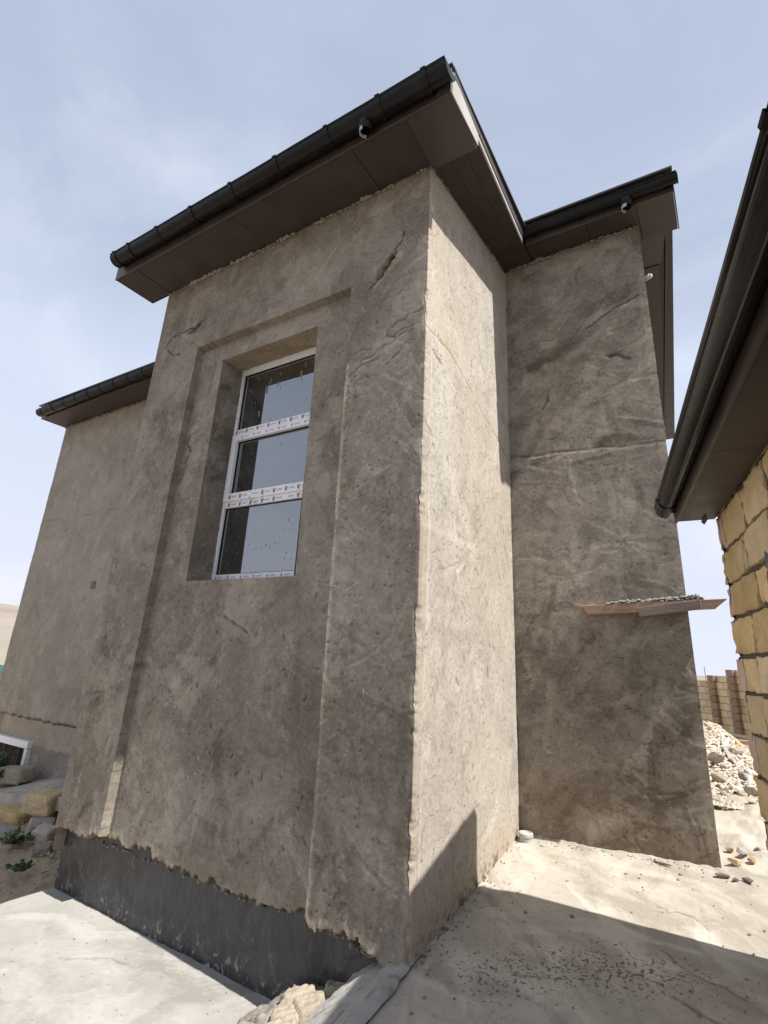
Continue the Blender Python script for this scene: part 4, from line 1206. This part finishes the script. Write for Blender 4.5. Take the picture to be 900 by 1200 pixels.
def stone_block(s0, s1, z0, z1, mat, seed, n0=-0.17, bulge=0.0, face='N'):
    r = np.random.RandomState(seed)
    nu, nv = 12, 8
    rad = 0.010
    us = np.concatenate([[0, rad*0.35], np.linspace(rad, s1-s0-rad, nu), [s1-s0-rad*0.35, s1-s0]])
    vs = np.concatenate([[0, rad*0.35], np.linspace(rad, z1-z0-rad, nv), [z1-z0-rad*0.35, z1-z0]])
    U, V = np.meshgrid(us, vs)
    eu = np.minimum(U, (s1-s0)-U); ev = np.minimum(V, (z1-z0)-V)
    e = np.minimum(eu, ev)
    dep = -0.05*(e < 1e-6) - 0.004*sstep(rad, 0, e)*(e >= 1e-6)
    k = r.uniform(0, 40)
    dep = dep + 0.006*fbm(U*9+k, V*9, 501, 3) + 0.004*fbm(U*30+k, V*30, 505, 2) + bulge
    jx = 0.010*fbm(U*16+k+9, V*16, 507, 3)*sstep(0.03, 0.0, e); jz = 0.012*fbm(U*16+k+19, V*16, 509, 3)*sstep(0.03, 0.0, e)
    dep = dep - 0.016*np.clip(fbm(U*17+k+5, V*17, 511, 3)*3.0-0.45, 0, 1)*sstep(0.030, 0.0, e) - 0.010*np.clip(fbm(U*24+k, V*24, 513, 2)*3-0.75, 0, 1)
    P = np.zeros(U.shape+(3,))
    if face == 'N':
        for i in range(3): P[..., i] = CR[i] + (s0+U+jx)*Sv[i] + dep*Nv[i]
    else:   # end wall, facing away along -S
        Eo = Vector((0.080, 0.9968, 0))
        for i in range(3): P[..., i] = CR[i] + (s0+U+jx)*Ev[i] + (dep-0.02)*Eo[i]
    P[..., 2] += z0+V+jz
    if face == 'N': P = P[:, ::-1]
    me = grid_mesh('stone_block', P[:, ::-1] if False else P)
    o = link('stone_block', me, mat, mw, smooth=True)
    me.set_sharp_from_angle(angle=math.radians(30))
    return o
rows = [(2.095, 2.155), (1.900, 2.085), (1.728, 1.890), (1.567, 1.718), (1.388, 1.557), (1.226, 1.378), (1.052, 1.216), (0.880, 1.042), (0.705, 0.870), (0.530, 0.695), (0.355, 0.520), (0.18, 0.345), (0.0, 0.17), (-0.17, -0.01)]
cuts = [[0, 0.34, 0.72, 1.1, 1.5], [0, 0.155, 0.555, 0.935, 1.32], [0, 0.465, 0.535, 0.93, 1.31], [0, 0.135, 0.585, 0.97, 1.36], [0, 0.42, 0.82, 1.21], [0, 0.135, 0.39, 0.79, 1.2],
        [0, 0.36, 0.76, 1.15], [0, 0.14, 0.54, 0.93, 1.3], [0, 0.40, 0.79, 1.2], [0, 0.14, 0.5, 0.9, 1.3], [0, 0.4, 0.8, 1.2], [0, 0.14, 0.54, 0.94, 1.3], [0, 0.4, 0.8, 1.2], [0, 0.14, 0.54, 0.94, 1.3]]
sd_ = 0
for (z0, z1), cu in zip(rows, cuts):
    for a, c in zip(cu[:-1], cu[1:]):
        sd_ += 1
        end = a == 0 and c < 0.2
        r = np.random.RandomState(900+sd_)
        stone_block(a+0.006+0.006*r.rand(), c-0.007-0.006*r.rand(), z0+0.006*r.rand(), z1-0.005*r.rand(), M['pinkstone'] if end else M['limestone'], sd_, bulge=r.uniform(-0.004, 0.005) + (0.003 if end else 0))
    # matching return of the far end wall
    for a in (0.02, 0.44, 0.86):
        sd_ += 1
        stone_block(a, a+0.40, z0, z1, M['limestone'], sd_, face='E')
PATCH = True
pm = flat('grey_smear', (0.15, 0.142, 0.132), 0.97, 0.4, 24, 0.7)
us_ = np.linspace(0, 1, 30); U, V = np.meshgrid(us_, us_)
ed = np.minimum(np.minimum(U, 1-U), np.minimum(V, 1-V)) + 0.12*fbm(U*5, V*5, 521, 3)
dp = 0.022*sstep(-0.05, 0.14, ed) - 0.02 + 0.004*fbm(U*12, V*12, 523, 3)
Pm = np.zeros(U.shape+(3,))
for i in range(3): Pm[..., i] = CR[i] + (0.72+0.5*U[:, ::-1])*Sv[i] + dp*Nv[i]
Pm[..., 2] += 1.60 + 0.18*V
link('mortar_smear', grid_mesh('mortar_smear', Pm), pm, mw, smooth=True)
# eave of the outbuilding
def sprism(name, prof, s0, s1, mat, dz=0.0, bevel=0.0, ends=True):
    b = MB()
    a = [tuple(W_(s0, n, z)) for n, z in prof]; c = [tuple(W_(s1, n, z+dz)) for n, z in prof]
    b.sweep(a, c, closed=True, caps=ends)
    return b.build(name, M[mat], outb, bevel=bevel)
for (s0, s1) in ((-0.005, 1.05), (1.053, 3.7)):
    sprism('soffit_panel', [(0.0, 2.088), (0.178, 2.082), (0.178, 2.094), (0.0, 2.100)], s0, s1, 'soffit')
sprism('fascia_board', [(0.180, 2.072), (0.190, 2.072), (0.190, 2.245), (0.180, 2.245)], -0.006, 3.7, 'fascia')
sprism('fascia_trim', [(0.050, 2.062), (0.064, 2.080), (0.055, 2.083)], -0.02, 0.10, 'soffit')
def out_gutter():
    A = W_(-0.012, 0.232, 2.155); B = W_(3.7, 0.232, 2.155)
    g = gutter_run(A, B, 0.043, Nv, outb, [0.16, 2.4])
    # ribbed angle piece at the closed end
    c = MB()
    ra = [W_(-0.022, 0.232+0.047*math.cos(a), 2.155-0.047*math.sin(a)) for a in np.linspace(0, math.pi, 12)]
    rb = [W_(0.13, 0.232+0.047*math.cos(a), 2.155-0.047*math.sin(a)) for a in np.linspace(0, math.pi, 12)]
    c.sweep(ra, rb)
    c.build('gutter_joint', M['gutter'], g)
    c = MB(); c.tube([W_(-0.005, 0.275, 2.160), W_(3.7, 0.275, 2.160)], 0.006, 8); c.build('gutter_bead', M['gutter'], g, smooth=True)
    c = MB(); c.tube([W_(0.0, 0.238, 2.110), W_(3.7, 0.238, 2.110)], 0.004, 6); c.build('gutter_bead', M['fascia'], g, smooth=True)
out_gutter()
b = MB()
q0 = W_(-0.02, 0.19, 2.25); q1 = q0 + Ev*2.7 + Vector((0, 0, 0.45)); p = [q0, W_(3.7, 0.19, 2.25), W_(3.7, 0.19, 2.25) + Ev*2.7 + Vector((0, 0, 0.45)), q1]
b.hexa([tuple(q) for q in p] + [tuple(q+Vector((0, 0, 0.02))) for q in p]); b.build('roof', M['roof'], outb)

# ------------------------------------------------------------------ planks wedged on the rear wall
def plank(name, x0, x1, y0, y1, zc0, zc1, h, cut0, cut1, mat):
    b = MB()
    b.hexa([(x0+cut0, y0, zc0-h/2), (x1-cut1, y0, zc1-h/2), (x1-cut1, y1, zc1-h/2), (x0+cut0, y1, zc0-h/2),
            (x0, y0, zc0+h/2), (x1, y0, zc1+h/2), (x1, y1, zc1+h/2), (x0, y1, zc0+h/2)])
    return b.build(name, M[mat], None, bevel=0.003)
o = plank('wooden_plank', 0.512, 1.405, 1.478, 1.527, 1.690, 1.728, 0.062, 0.050, 0.075, 'wood')
tag(o, 'long pale pine plank with slanted ends sticking out past the rear wall corner', 'plank', 'planks on the rear wall')
o = plank('wooden_plank', 0.885, 1.262, 1.445, 1.475, 1.672, 1.722, 0.060, 0.010, 0.0, 'greywood')
tag(o, 'short weathered grey plank lapped in front of the long pale plank', 'plank', 'planks on the rear wall')
pts = []
rq = np.random.RandomState(88)
for k in range(520):
    x = rq.uniform(0.68, 1.275); zc = np.interp(x, [0.512, 1.405], [1.690, 1.728])+0.031
    hmax = 0.035*np.interp(x, [0.68, 0.78, 1.0, 1.12, 1.24, 1.275], [0.1, 0.55, 0.5, 0.9, 1.0, 0.3])
    pts.append(((x, rq.uniform(1.480, 1.522), zc+hmax*rq.rand()**1.2), np.array((0.012, 0.011, 0.008))*rq.uniform(0.5, 1.5)))
o = crumbs('mortar_heap', pts, flat('grey_dried_mortar', (0.27, 0.26, 0.235), 0.97, 0.35, 50, 0.7), None, 9)
tag(o, 'dried grey mortar droppings lying along the top of the planks', 'mortar')

# ------------------------------------------------------------------ small things on the concrete
def lathe(b, c, prof, k=20, mi=0):
    rings = [[(c[0]+r*math.cos(2*math.pi*i/k), c[1]+r*math.sin(2*math.pi*i/k), c[2]+z) for i in range(k)] for r, z in prof]
    for a, q in zip(rings[:-1], rings[1:]): b.sweep(a, q, closed=True, mi=mi)
    n = len(b.v); b.v += rings[-1]; b.f.append(tuple(range(n, n+k))); b.mi.append(mi)
pipe = empty('pipe_stub', (0.068, 1.455, ramp_z(0.068, 1.455)))
tag(pipe, 'short white plastic pipe stub with a cap in the inside corner of the walls', 'pipe')
b = MB(); lathe(b, (0.068, 1.455, ramp_z(0.068, 1.455)-0.03), [(0.044, 0), (0.044, 0.055), (0.042, 0.056)]); b.build('pipe', M['plastic'], pipe, smooth=False)
b = MB(); lathe(b, (0.068, 1.455, ramp_z(0.068, 1.455)+0.024), [(0.045, 0), (0.048, 0.002), (0.048, 0.020), (0.044, 0.025), (0.035, 0.026), (0.033, 0.021)]); b.build('cap', M['plastic'], pipe, smooth=False)

def rock_mesh(name, seed, sub=2, sharp=0.35):
    bm = bmesh.new(); bmesh.ops.create_icosphere(bm, subdivisions=sub, radius=1.0)
    r = np.random.RandomState(seed)
    planes = [(Vector(r.normal(size=3)).normalized(), r.uniform(0.40, 0.72)) for _ in range(15)]
    for v in bm.verts:
        for n, d in planes:
            q = v.co.dot(n)
            if q > d: v.co -= n*(q-d)
        k = 1 + sharp*0.35*float(vnoise(np.array(v.co.x*2.3+seed), np.array(v.co.y*2.3+v.co.z*1.9), 601))
        v.co *= k
    me = bpy.data.meshes.new(name); bm.to_mesh(me); bm.free()
    return me
ROCKS = [rock_mesh('rock', 40+i, 3, 0.25) for i in range(6)]
ROCKS_LO = [rock_mesh('pebble', 60+i, 1) for i in range(4)]
def rock(name, loc, size, rot, mat, i=0, lo=False):
    src = (ROCKS_LO if lo else ROCKS)
    me = src[i % len(src)]
    key = (me.name, mat.name)
    if key not in rock.cache:
        m2 = me.copy(); m2.materials.append(mat); rock.cache[key] = m2
    o = bpy.data.objects.new(name, rock.cache[key]); COL.objects.link(o)
    o.location = loc; o.scale = size; o.rotation_euler = rot
    return o
rock.cache = {}
PEB = [  # x, y, half sizes, rotation, label
    (0.875, 1.467, (0.075, 0.022, 0.012), 2.7, 'g', 'long flat grey flake lying below the rear wall, biggest loose bit'),
    (0.983, 1.373, (0.022, 0.015, 0.010), 0.4, 'g', 'small dark chip next to a paler chip right of the long grey flake'),
    (0.975, 1.312, (0.016, 0.012, 0.006), 1.4, 'p', 'small pale chip in front of the dark chip by the long flake'),
    (0.714, 1.257, (0.013, 0.010, 0.008), 0.4, 'g', 'round dark pebble in the sunny slab left of a brownish pebble'),
    (0.784, 1.237, (0.013, 0.010, 0.007), 2.0, 'r', 'brownish pebble on the sunny slab right of a round dark one'),
    (0.438, 1.042, (0.012, 0.009, 0.006), 0.9, 'g', 'lone dark pebble in the middle of the sunlit slab'),
    (0.568, 1.432, (0.010, 0.008, 0.006), 0.2, 'g', 'tiny pebble close under the foot of the rear wall'),
    (0.185, 1.420, (0.026, 0.012, 0.005), 2.6, 'g', 'thin grey flake on the slab just right of the white pipe cap'),
    (0.270, 1.445, (0.024, 0.010, 0.005), 0.2, 'g', 'thin grey flake second from the white pipe cap'),
    (0.030, 0.330, (0.020, 0.014, 0.012), 0.4, 'g', 'dark chip tucked against the foot of the sunlit side wall'),
    (0.020, 0.270, (0.014, 0.010, 0.008), 1.4, 'g', 'smaller chip beside the dark one at the foot of the side wall'),
    (0.028, 0.100, (0.018, 0.012, 0.010), 0.1, 'g', 'chip against the shaded wall foot near the tower corner'),
    (0.095, 0.005, (0.022, 0.015, 0.012), 2.1, 'g', 'dark stone chip on the shaded slab nearest the tower corner'),
    (0.327, 0.639, (0.012, 0.010, 0.007), 2.1, 'g', 'small round pebble in shade just inside the shadow edge'),
    (0.541, 0.702, (0.016, 0.011, 0.008), 0.6, 'g', 'dark chip lying on the shadow edge of the slab'),
    (1.192, 1.440, (0.050, 0.028, 0.020), 0.3, 'd', 'dark slate lump in front of the rear wall corner, left of the pair'),
    (1.245, 1.425, (0.030, 0.020, 0.016), 1.0, 'd', 'dark slate lump right beside the bigger one at the wall corner'),
    (1.305, 1.430, (0.036, 0.020, 0.016), 2.6, 'd', 'dark stone lump furthest right at the foot of the rear wall corner'),
    (1.252, 1.600, (0.050, 0.035, 0.034), 0.3, 'o', 'orange tan stone against the end of the rear wall'),
    (1.334, 1.658, (0.038, 0.028, 0.026), 1.2, 'o', 'tan stone right of the orange one behind the wall corner'),
    (1.285, 1.735, (0.052, 0.036, 0.030), 0.8, 'g', 'grey stone behind the orange one at the end of the rear wall'),
    (1.225, 1.78, (0.030, 0.022, 0.022), 0.5, 'r', 'small brown stone close behind the wall end'),
    (1.37, 1.80, (0.034, 0.025, 0.022), 0.5, 'p', 'pale stone on the dirt behind the orange stones'),
]
MP = {'g': M['greyrubble'], 'p': M['rubble'], 'r': M['brownblock'], 'd': flat('dark_slate', (0.17, 0.145, 0.125), 0.9, 0.4, 30, 0.5), 'o': flat('orange_stone', (0.50, 0.34, 0.20), 0.95, 0.25, 22, 0.6)}
for i, (x, y, s, a, k, lb) in enumerate(PEB):
    extra = 0.03*float(sstep(1.12, 1.35, np.array(x)))*float(sstep(1.35, 1.9, np.array(y)))
    o = rock('loose_stone', (x, y, ramp_z(x, y)+s[2]*0.55+extra), s, (0.1*(i % 3), 0.1*(i % 2), a), MP[k], i)
    tag(o, lb, 'stone', 'loose stones on the concrete')

pts = []
for k in range(260):
    x = rq.uniform(-0.02, 1.4); y = rq.uniform(-0.4, 1.5) if rq.rand() < 0.6 else rq.uniform(0.0, 0.6)
    sz = rq.uniform(0.0018, 0.0060)*(1.6 if rq.rand() < 0.06 else 1)
    pts.append(((x, y, ramp_z(x, y)+0.004), np.array((sz*1.3, sz, sz*0.7))))
for k in range(80):
    y = rq.uniform(0.02, 1.5); x = 0.012+abs(rq.normal())*0.03; sz = rq.uniform(0.002, 0.008)
    pts.append(((x, y, ramp_z(x, y)+0.004), np.array((sz*1.3, sz, sz*0.8))))
for k in range(60):
    x = rq.uniform(0.02, 1.16); y = 1.515-abs(rq.normal())*0.03; sz = rq.uniform(0.002, 0.008)
    pts.append(((x, y, ramp_z(x, y)+0.004), np.array((sz*1.3, sz, sz*0.8))))
for k in range(60):
    x = rq.uniform(-2.9, -0.9); y = rq.uniform(-0.9, 0.06); sz = rq.uniform(0.0015, 0.0055)
    pts.append(((x, y, -0.398), np.array((sz*1.3, sz, sz*0.7))))
o = crumbs('grit', pts, M['crumb'], None, 29); tag(o, 'fine loose grit scattered over the concrete in front of the house', 'grit')

# ------------------------------------------------------------------ rubble heap behind the corner
def heap_z(x, y):
    base = 0.36
    t = sstep(2.5, 4.6, y)
    side = 1.0
    return base + 0.40*t - 0.85*np.clip(x-1.12, 0, 0.55)*t + 0.04*fbm(x*2.2, y*2.2, 621, 3) - 0.35*sstep(4.8, 6.4, y)
def build_heap():
    xs = np.arange(0.2, 3.4, 0.04); ys = np.arange(2.45, 7.2, 0.04)
    X, Y = np.meshgrid(xs, ys)
    b1, s1, v1 = worley(X, Y, 12, 9.0); b2, s2, v2 = worley(X, Y, 13, 20)
    Z = heap_z(X, Y) + 0.035*(v1-0.3)*sstep(0, 0.2, s1-b1) + 0.025*(v2-0.4) - 0.08*sstep(2.6, 2.45, Y)
    P = np.stack([X, Y, Z], -1)
    me = grid_mesh('rubble_heap', P)
    o = link('rubble_heap', me, M['rubble'])
    tag(o, 'heap of broken limestone rubble behind the rear wall corner', 'rubble', None, 'stuff')
    return o
build_heap()
rr = np.random.RandomState(5)
pts = []
for k in range(5200):
    x = rr.uniform(0.9, 2.2); y = 2.5+3.0*rr.rand()**1.3
    s = rr.uniform(0.005, 0.024)
    pts.append(((x, y, float(heap_z(np.array(x), np.array(y)))+0.02+s*0.5), np.array((s*1.2, s, s*0.75))))
o = crumbs('rubble_chips', pts, M['rubble'], None, 15)
tag(o, 'small limestone chips strewn over the rubble heap', 'rubble')
desc = ['pale', 'tan', 'grey', 'buff', 'dusty', 'brown']
for k in range(38):
    y = 2.56 + 2.2*(k/38.0)**1.1; x = 1.40 + (y+2.54)*math.tan(math.radians(rr.uniform(-3.1, 1.2)))
    s = 0.026+0.05*rr.rand()**2.2
    mt = M['greyrubble'] if rr.rand() < 0.3 else (MP['o'] if rr.rand() < 0.25 else M['rubble'])
    o = rock('rubble_stone', (x, y, float(heap_z(np.array(x), np.array(y)))+0.035+s*0.35), (s*rr.uniform(0.9, 1.5), s*rr.uniform(0.7, 1.1), s*rr.uniform(0.5, 0.85)), (rr.uniform(-0.5, 0.5), rr.uniform(-0.5, 0.5), rr.uniform(0, 6)), mt, k)
    tag(o, {M['greyrubble']: 'rough grey lump lying among paler stones on the rubble heap', MP['o']: 'rough orange tan lump lying among paler stones on the rubble heap'}.get(mt, 'rough pale limestone lump lying among others on the rubble heap'), 'stone', 'lumps of stone on the rubble heap')
# dusty plastic sheet draped down the heap
def drape(name, x0, x1, y0, y1, w, seed, label):
    ss = np.linspace(0, 1, 26); ww = np.linspace(-1, 1, 9)
    Wg, Sg = np.meshgrid(ww, ss)
    x = x0+(x1-x0)*Sg + Wg*w*(1-0.5*Sg*0.6) + 0.03*np.sin(Sg*9+seed); y = y0+(y1-y0)*Sg
    z = heap_z(x, y) + 0.055 + 0.05*fbm(x*16, y*11, 631+seed, 4) - 0.02*np.abs(Wg)
    me = grid_mesh(name, np.stack([x, y, z], -1)[:, ::-1])
    o = link(name, me, M['sheet'], smooth=True)
    sm = o.modifiers.new('thick', 'SOLIDIFY'); sm.thickness = 0.004
    tag(o, label, 'plastic sheet', 'plastic sheets on the rubble')
drape('plastic_sheet', 1.16, 1.38, 4.4, 3.1, 0.032, 1, 'long white plastic strip running down the middle of the rubble heap')
drape('plastic_sheet', 1.16, 1.31, 3.2, 2.9, 0.035, 2, 'short white plastic scrap lower on the rubble beside the wall corner')

# wooden beam over a dark platform beyond the heap
b = MB(); b.box(1.30, 4.2, 6.15, 6.9, -0.1, 0.36)
o = b.build('stacked_board', M['greywood'], None, bevel=0.01)
tag(o, 'dark brown board stack standing beyond the rubble heap', 'boards')
b = MB(); b.hexa([(1.12, 6.05, 0.40), (4.3, 6.05, 0.36), (4.3, 6.13, 0.36), (1.12, 6.13, 0.40), (1.12, 6.05, 0.455), (4.3, 6.05, 0.415), (4.3, 6.13, 0.415), (1.12, 6.13, 0.455)])
o = b.build('wooden_beam', M['wood'], None, bevel=0.004)
tag(o, 'pale pink timber beam lying across behind the rubble heap', 'beam')
b = MB(); b.hexa([(1.02, 6.9, 0.42), (4.3, 6.9, 0.46), (4.3, 7.0, 0.46), (1.02, 7.0, 0.42), (1.02, 6.9, 0.47), (4.3, 6.9, 0.52), (4.3, 7.0, 0.52), (1.02, 7.0, 0.47)])
o = b.build('wooden_beam', M['brownblock'], None, bevel=0.004)
tag(o, 'brown timber beam behind and above the pale pink one', 'beam')

# ------------------------------------------------------------------ stepped boundary wall in the distance
fence = empty('boundary_wall', (0.9, 14.5, 0.0))
tag(fence, 'distant stepped boundary wall of buff blocks with brown piers', 'wall')
FA = Vector((1.72, 13.0, 0)); FBv = Vector((0.30, 15.64, 0)); FD = (FBv-FA).normalized(); FN = Vector((FD.y, -FD.x, 0))
if FN.y > 0: FN = -FN
bw_, bh_, gp_ = 0.32, 0.165, 0.012
def fbox(b, t0, t1, n0, n1, z0, z1):
    P = []
    for z in (z0, z1):
        for (t, n) in ((t0, n1), (t0, n0), (t1, n0), (t1, n1)):
            p = FA + FD*t + FN*n; P.append((p.x, p.y, z))
    b.hexa(P)
blk = {}
def fblock(t, n, z, w, h, d, mat, name='block'):
    key = (round(w, 3), round(h, 3), round(d, 3), mat.name)
    if key not in blk:
        b = MB(); c = [FD*0 - FN*0]
        P = []
        for zz in (0, h):
            for (tt, nn) in ((0, d), (0, 0), (w, 0), (w, d)):
                p = FD*tt + FN*nn; P.append((p.x, p.y, zz))
        b.hexa(P)
        me = b.mesh('block'); me.materials.append(mat); blk[key] = me
    o = bpy.data.objects.new(name, blk[key]); COL.objects.link(o)
    p = FA + FD*t + FN*n
    o.parent = fence
    o.location = (p.x-fence.location.x, p.y-fence.location.y, z-fence.location.z)
    return o
# sections go away from the camera: (start, end, top)
secs = [(-1.6, 0.10, 1.60), (0.10, 1.05, 1.46), (1.05, 2.00, 1.31), (2.00, 3.2, 1.17), (3.2, 4.5, 1.02)]
for (t0, t1, top) in secs:
    b = MB(); fbox(b, t0, t1, -0.16, 0.02, -0.4, top-0.03); b.build('core', M['mortar'], fence)
    z = top; row = 0
    while z > 0.10:
        t = t0 + (0.0 if row % 2 else -bw_*0.5)
        while t < t1-0.02:
            a = max(t, t0)+gp_/2; c = min(t+bw_, t1)-gp_/2
            if c-a > 0.04: fblock(a, 0.0, z-bh_+gp_, c-a, bh_-gp_, 0.03+0.008*((row*7+int(t*10)) % 3), M['buff'])
            t += bw_
        z -= bh_; row += 1
    # pier at the near end, a course higher than the wall beyond
    tp = t1-0.36
    z = top; row = 0
    while z > 0.02:
        fblock(tp, 0.03, z-bh_+gp_, 0.30, bh_-gp_, 0.09, M['brownblock'], 'pier_block')
        z -= bh_
b = MB(); fbox(b, -1.6, 4.5, -0.2, 0.40, -0.5, 0.02); b.build('footing', M['buff'], fence)
b = MB(); b.tube([(0.665, 14.75, 1.1), (0.660, 14.75, 1.52)], 0.008, 6)
o = b.build('steel_bar', M['rust']); tag(o, 'thin rusty steel bar standing up from the top of the boundary wall', 'rebar')

# ------------------------------------------------------------------ left: upper slab, stones, weeds, teal fence
def build_apron():
    us = np.linspace(0, 1, 90); vs = np.linspace(0, 1, 34)
    U, V = np.meshgrid(us, vs)
    x = -7.3 + U*3.6; y = 0.86 + V*0.72 - 0.05*fbm(U*6, U*0, 651, 3)*(1-V)
    z = np.interp(x, [-7.3, -5.7, -3.7], [-0.60, -0.30, -0.04]) + (V-0.6)*0.06 + 0.012*fbm(x*5, y*5, 653, 3)
    P = np.stack([x, y, z], -1)
    lo = P[:1].copy(); lo[..., 2] -= 0.12
    P = np.concatenate([lo, P], 0)
    T = np.concatenate([np.zeros((1, 90)), 0.6*fbm(x*3, y*3, 655, 3)], 0); D = np.concatenate([np.zeros((1, 90)), 0.5*sstep(0.2, 0.4, fbm(x*12, y*12, 657, 3))], 0)
    me = grid_mesh('concrete_apron', P, None, {'tone': T, 'dark': D})
    return S(link('concrete_apron', me, M['ramp'], smooth=True))
build_apron()
def block_stone(loc, size, rot, mat, seed):
    bm = bmesh.new(); bmesh.ops.create_cube(bm, size=2.0); bmesh.ops.subdivide_edges(bm, edges=bm.edges[:], cuts=7, use_grid_fill=True)
    for v in bm.verts:
        p = v.co.copy(); e = sorted([abs(p.x), abs(p.y), abs(p.z)])[1]
        k = 1 - 0.10*max(0.0, (e-0.7)/0.3)
        v.co = p*k
        v.co += p.normalized()*(0.22*float(vnoise(np.array(p.x*1.7+seed*3), np.array(p.y*1.7+p.z*2.1), 605)) + 0.10*float(vnoise(np.array(p.x*5+seed), np.array(p.y*5+p.z*6), 606)))
    me = bpy.data.meshes.new('border_stone'); bm.to_mesh(me); bm.free(); me.materials.append(mat)
    o = bpy.data.objects.new('border_stone', me); COL.objects.link(o)
    o.location = loc; o.scale = size; o.rotation_euler = rot
    return o
def bigrock(loc, size, rot, mat, i, label, cat='stone', group='stones bordering the upper slab'):
    o = block_stone(loc, tuple(q*0.74 for q in size), rot, mat, i); tag(o, label, cat, group); return o
bigrock((-4.66, 0.80, -0.245), (0.20, 0.15, 0.135), (0.1, 0.1, 0.5), M['limestone'], 0, 'large squarish tan stone resting on the upper slab edge beside the tower')
bigrock((-5.02, 0.72, -0.42), (0.30, 0.14, 0.10), (0.0, 0.05, 0.1), M['limestone'], 1, 'long tan stone in the border left of the squarish stone')
bigrock((-5.50, 0.74, -0.50), (0.24, 0.13, 0.09), (0.1, 0.0, 2.9), M['limestone'], 2, 'flat tan stone at the far left of the slab border')
bigrock((-4.45, 0.72, -0.42), (0.15, 0.11, 0.10), (0.2, 0.1, 1.1), M['greyrubble'], 3, 'grey lump wedged under the squarish tan stone')
bigrock((-4.18, 0.62, -0.40), (0.12, 0.10, 0.09), (0.2, 0.1, 0.4), M['rubble'], 4, 'small pale stone in the border nearest the tower corner')
bigrock((-4.75, 0.52, -0.45), (0.22, 0.10, 0.05), (0.0, 0.0, 0.3), M['greyrubble'], 5, 'flat grey slab fragment sunk in sand below the stone border')
bigrock((-3.95, 0.50, -0.44), (0.10, 0.08, 0.06), (0.2, 0.0, 0.8), M['rubble'], 1, 'small stone in the sand close to the black band')
bigrock((-6.35, 1.30, -0.30), (0.36, 0.15, 0.12), (0.05, -0.1, 0.12), M['rubble'], 2, 'long pale rock lying in front of the basement window', 'rock', None)
for k in range(3):
    pass
pts = []
for k in range(500):
    x = rr.uniform(-6.5, -3.0); y = rr.uniform(-0.4, 0.75); s = rr.uniform(0.006, 0.022)*(1.8 if y > 0.45 else 1)
    pts.append(((x, y, -0.46+0.04*float(sstep(0.15, 1.3, np.array(y)))), np.array((s, s, s*0.7))))
o = crumbs('gravel', pts, M['rubble'], None, 19); tag(o, 'small gravel scattered over the sand left of the tower', 'gravel')

def weed(loc, r, h, n, seed, label):
    rw = random.Random(seed)
    root = empty('weed', loc); tag(root, label, 'weed', 'weeds in the sand')
    b = MB(); st = MB()
    for k in range(n):
        a = rw.uniform(0, 6.28); q = r*math.sqrt(rw.random()); hh = h*rw.uniform(0.3, 1.0)
        tip = Vector((loc[0]+q*math.cos(a), loc[1]+q*math.sin(a), loc[2]+hh)); base = Vector((loc[0]+q*0.2*math.cos(a), loc[1]+q*0.2*math.sin(a), loc[2]-0.01))
        if k % 3 == 0: st.tube([base, (base+tip)/2+Vector((0, 0, 0.1*h)), tip], [0.003, 0.0025, 0.0015], 4)
        for j in range(3):
            c = base.lerp(tip, rw.uniform(0.4, 1.0)); L_ = rw.uniform(0.02, 0.055); w = L_*0.35
            d = Vector((rw.uniform(-1, 1), rw.uniform(-1, 1), rw.uniform(-0.2, 0.8))).normalized(); s = d.orthogonal().normalized()*w
            b.quad(tuple(c), tuple(c+d*L_*0.5+s), tuple(c+d*L_), tuple(c+d*L_*0.5-s))
    o = b.build('leaves', M['leaf'], root); o['kind'] = 'stuff'
    st.build('stem', M['leaf'], root)
weed((-6.75, 1.28, -0.34), 0.17, 0.30, 90, 3, 'leafy green weed at the left edge in front of the basement window')
weed((-4.28, 0.43, -0.44), 0.14, 0.06, 46, 4, 'low dark green weed in the sand below the stone border')
weed((-3.66, 0.17, -0.455), 0.10, 0.05, 26, 5, 'small sparse weed in the sand near the pale slab')
weed((-6.42, 1.14, -0.33), 0.09, 0.12, 26, 6, 'small weed growing in front of the long pale rock')

b = MB()
tf = empty('metal_fence', (-26, 10.0, -0.7))
tag(tf, 'teal painted sheet metal fence far away at the left edge', 'fence')
for k in range(24):
    x = -22.0-k*0.5
    b = MB(); b.box(x-0.48, x, 11.0+k*0.02, 11.03+k*0.02, -0.7, 0.02); b.build('panel', M['teal'], tf)

print('scene built', len(bpy.data.objects))
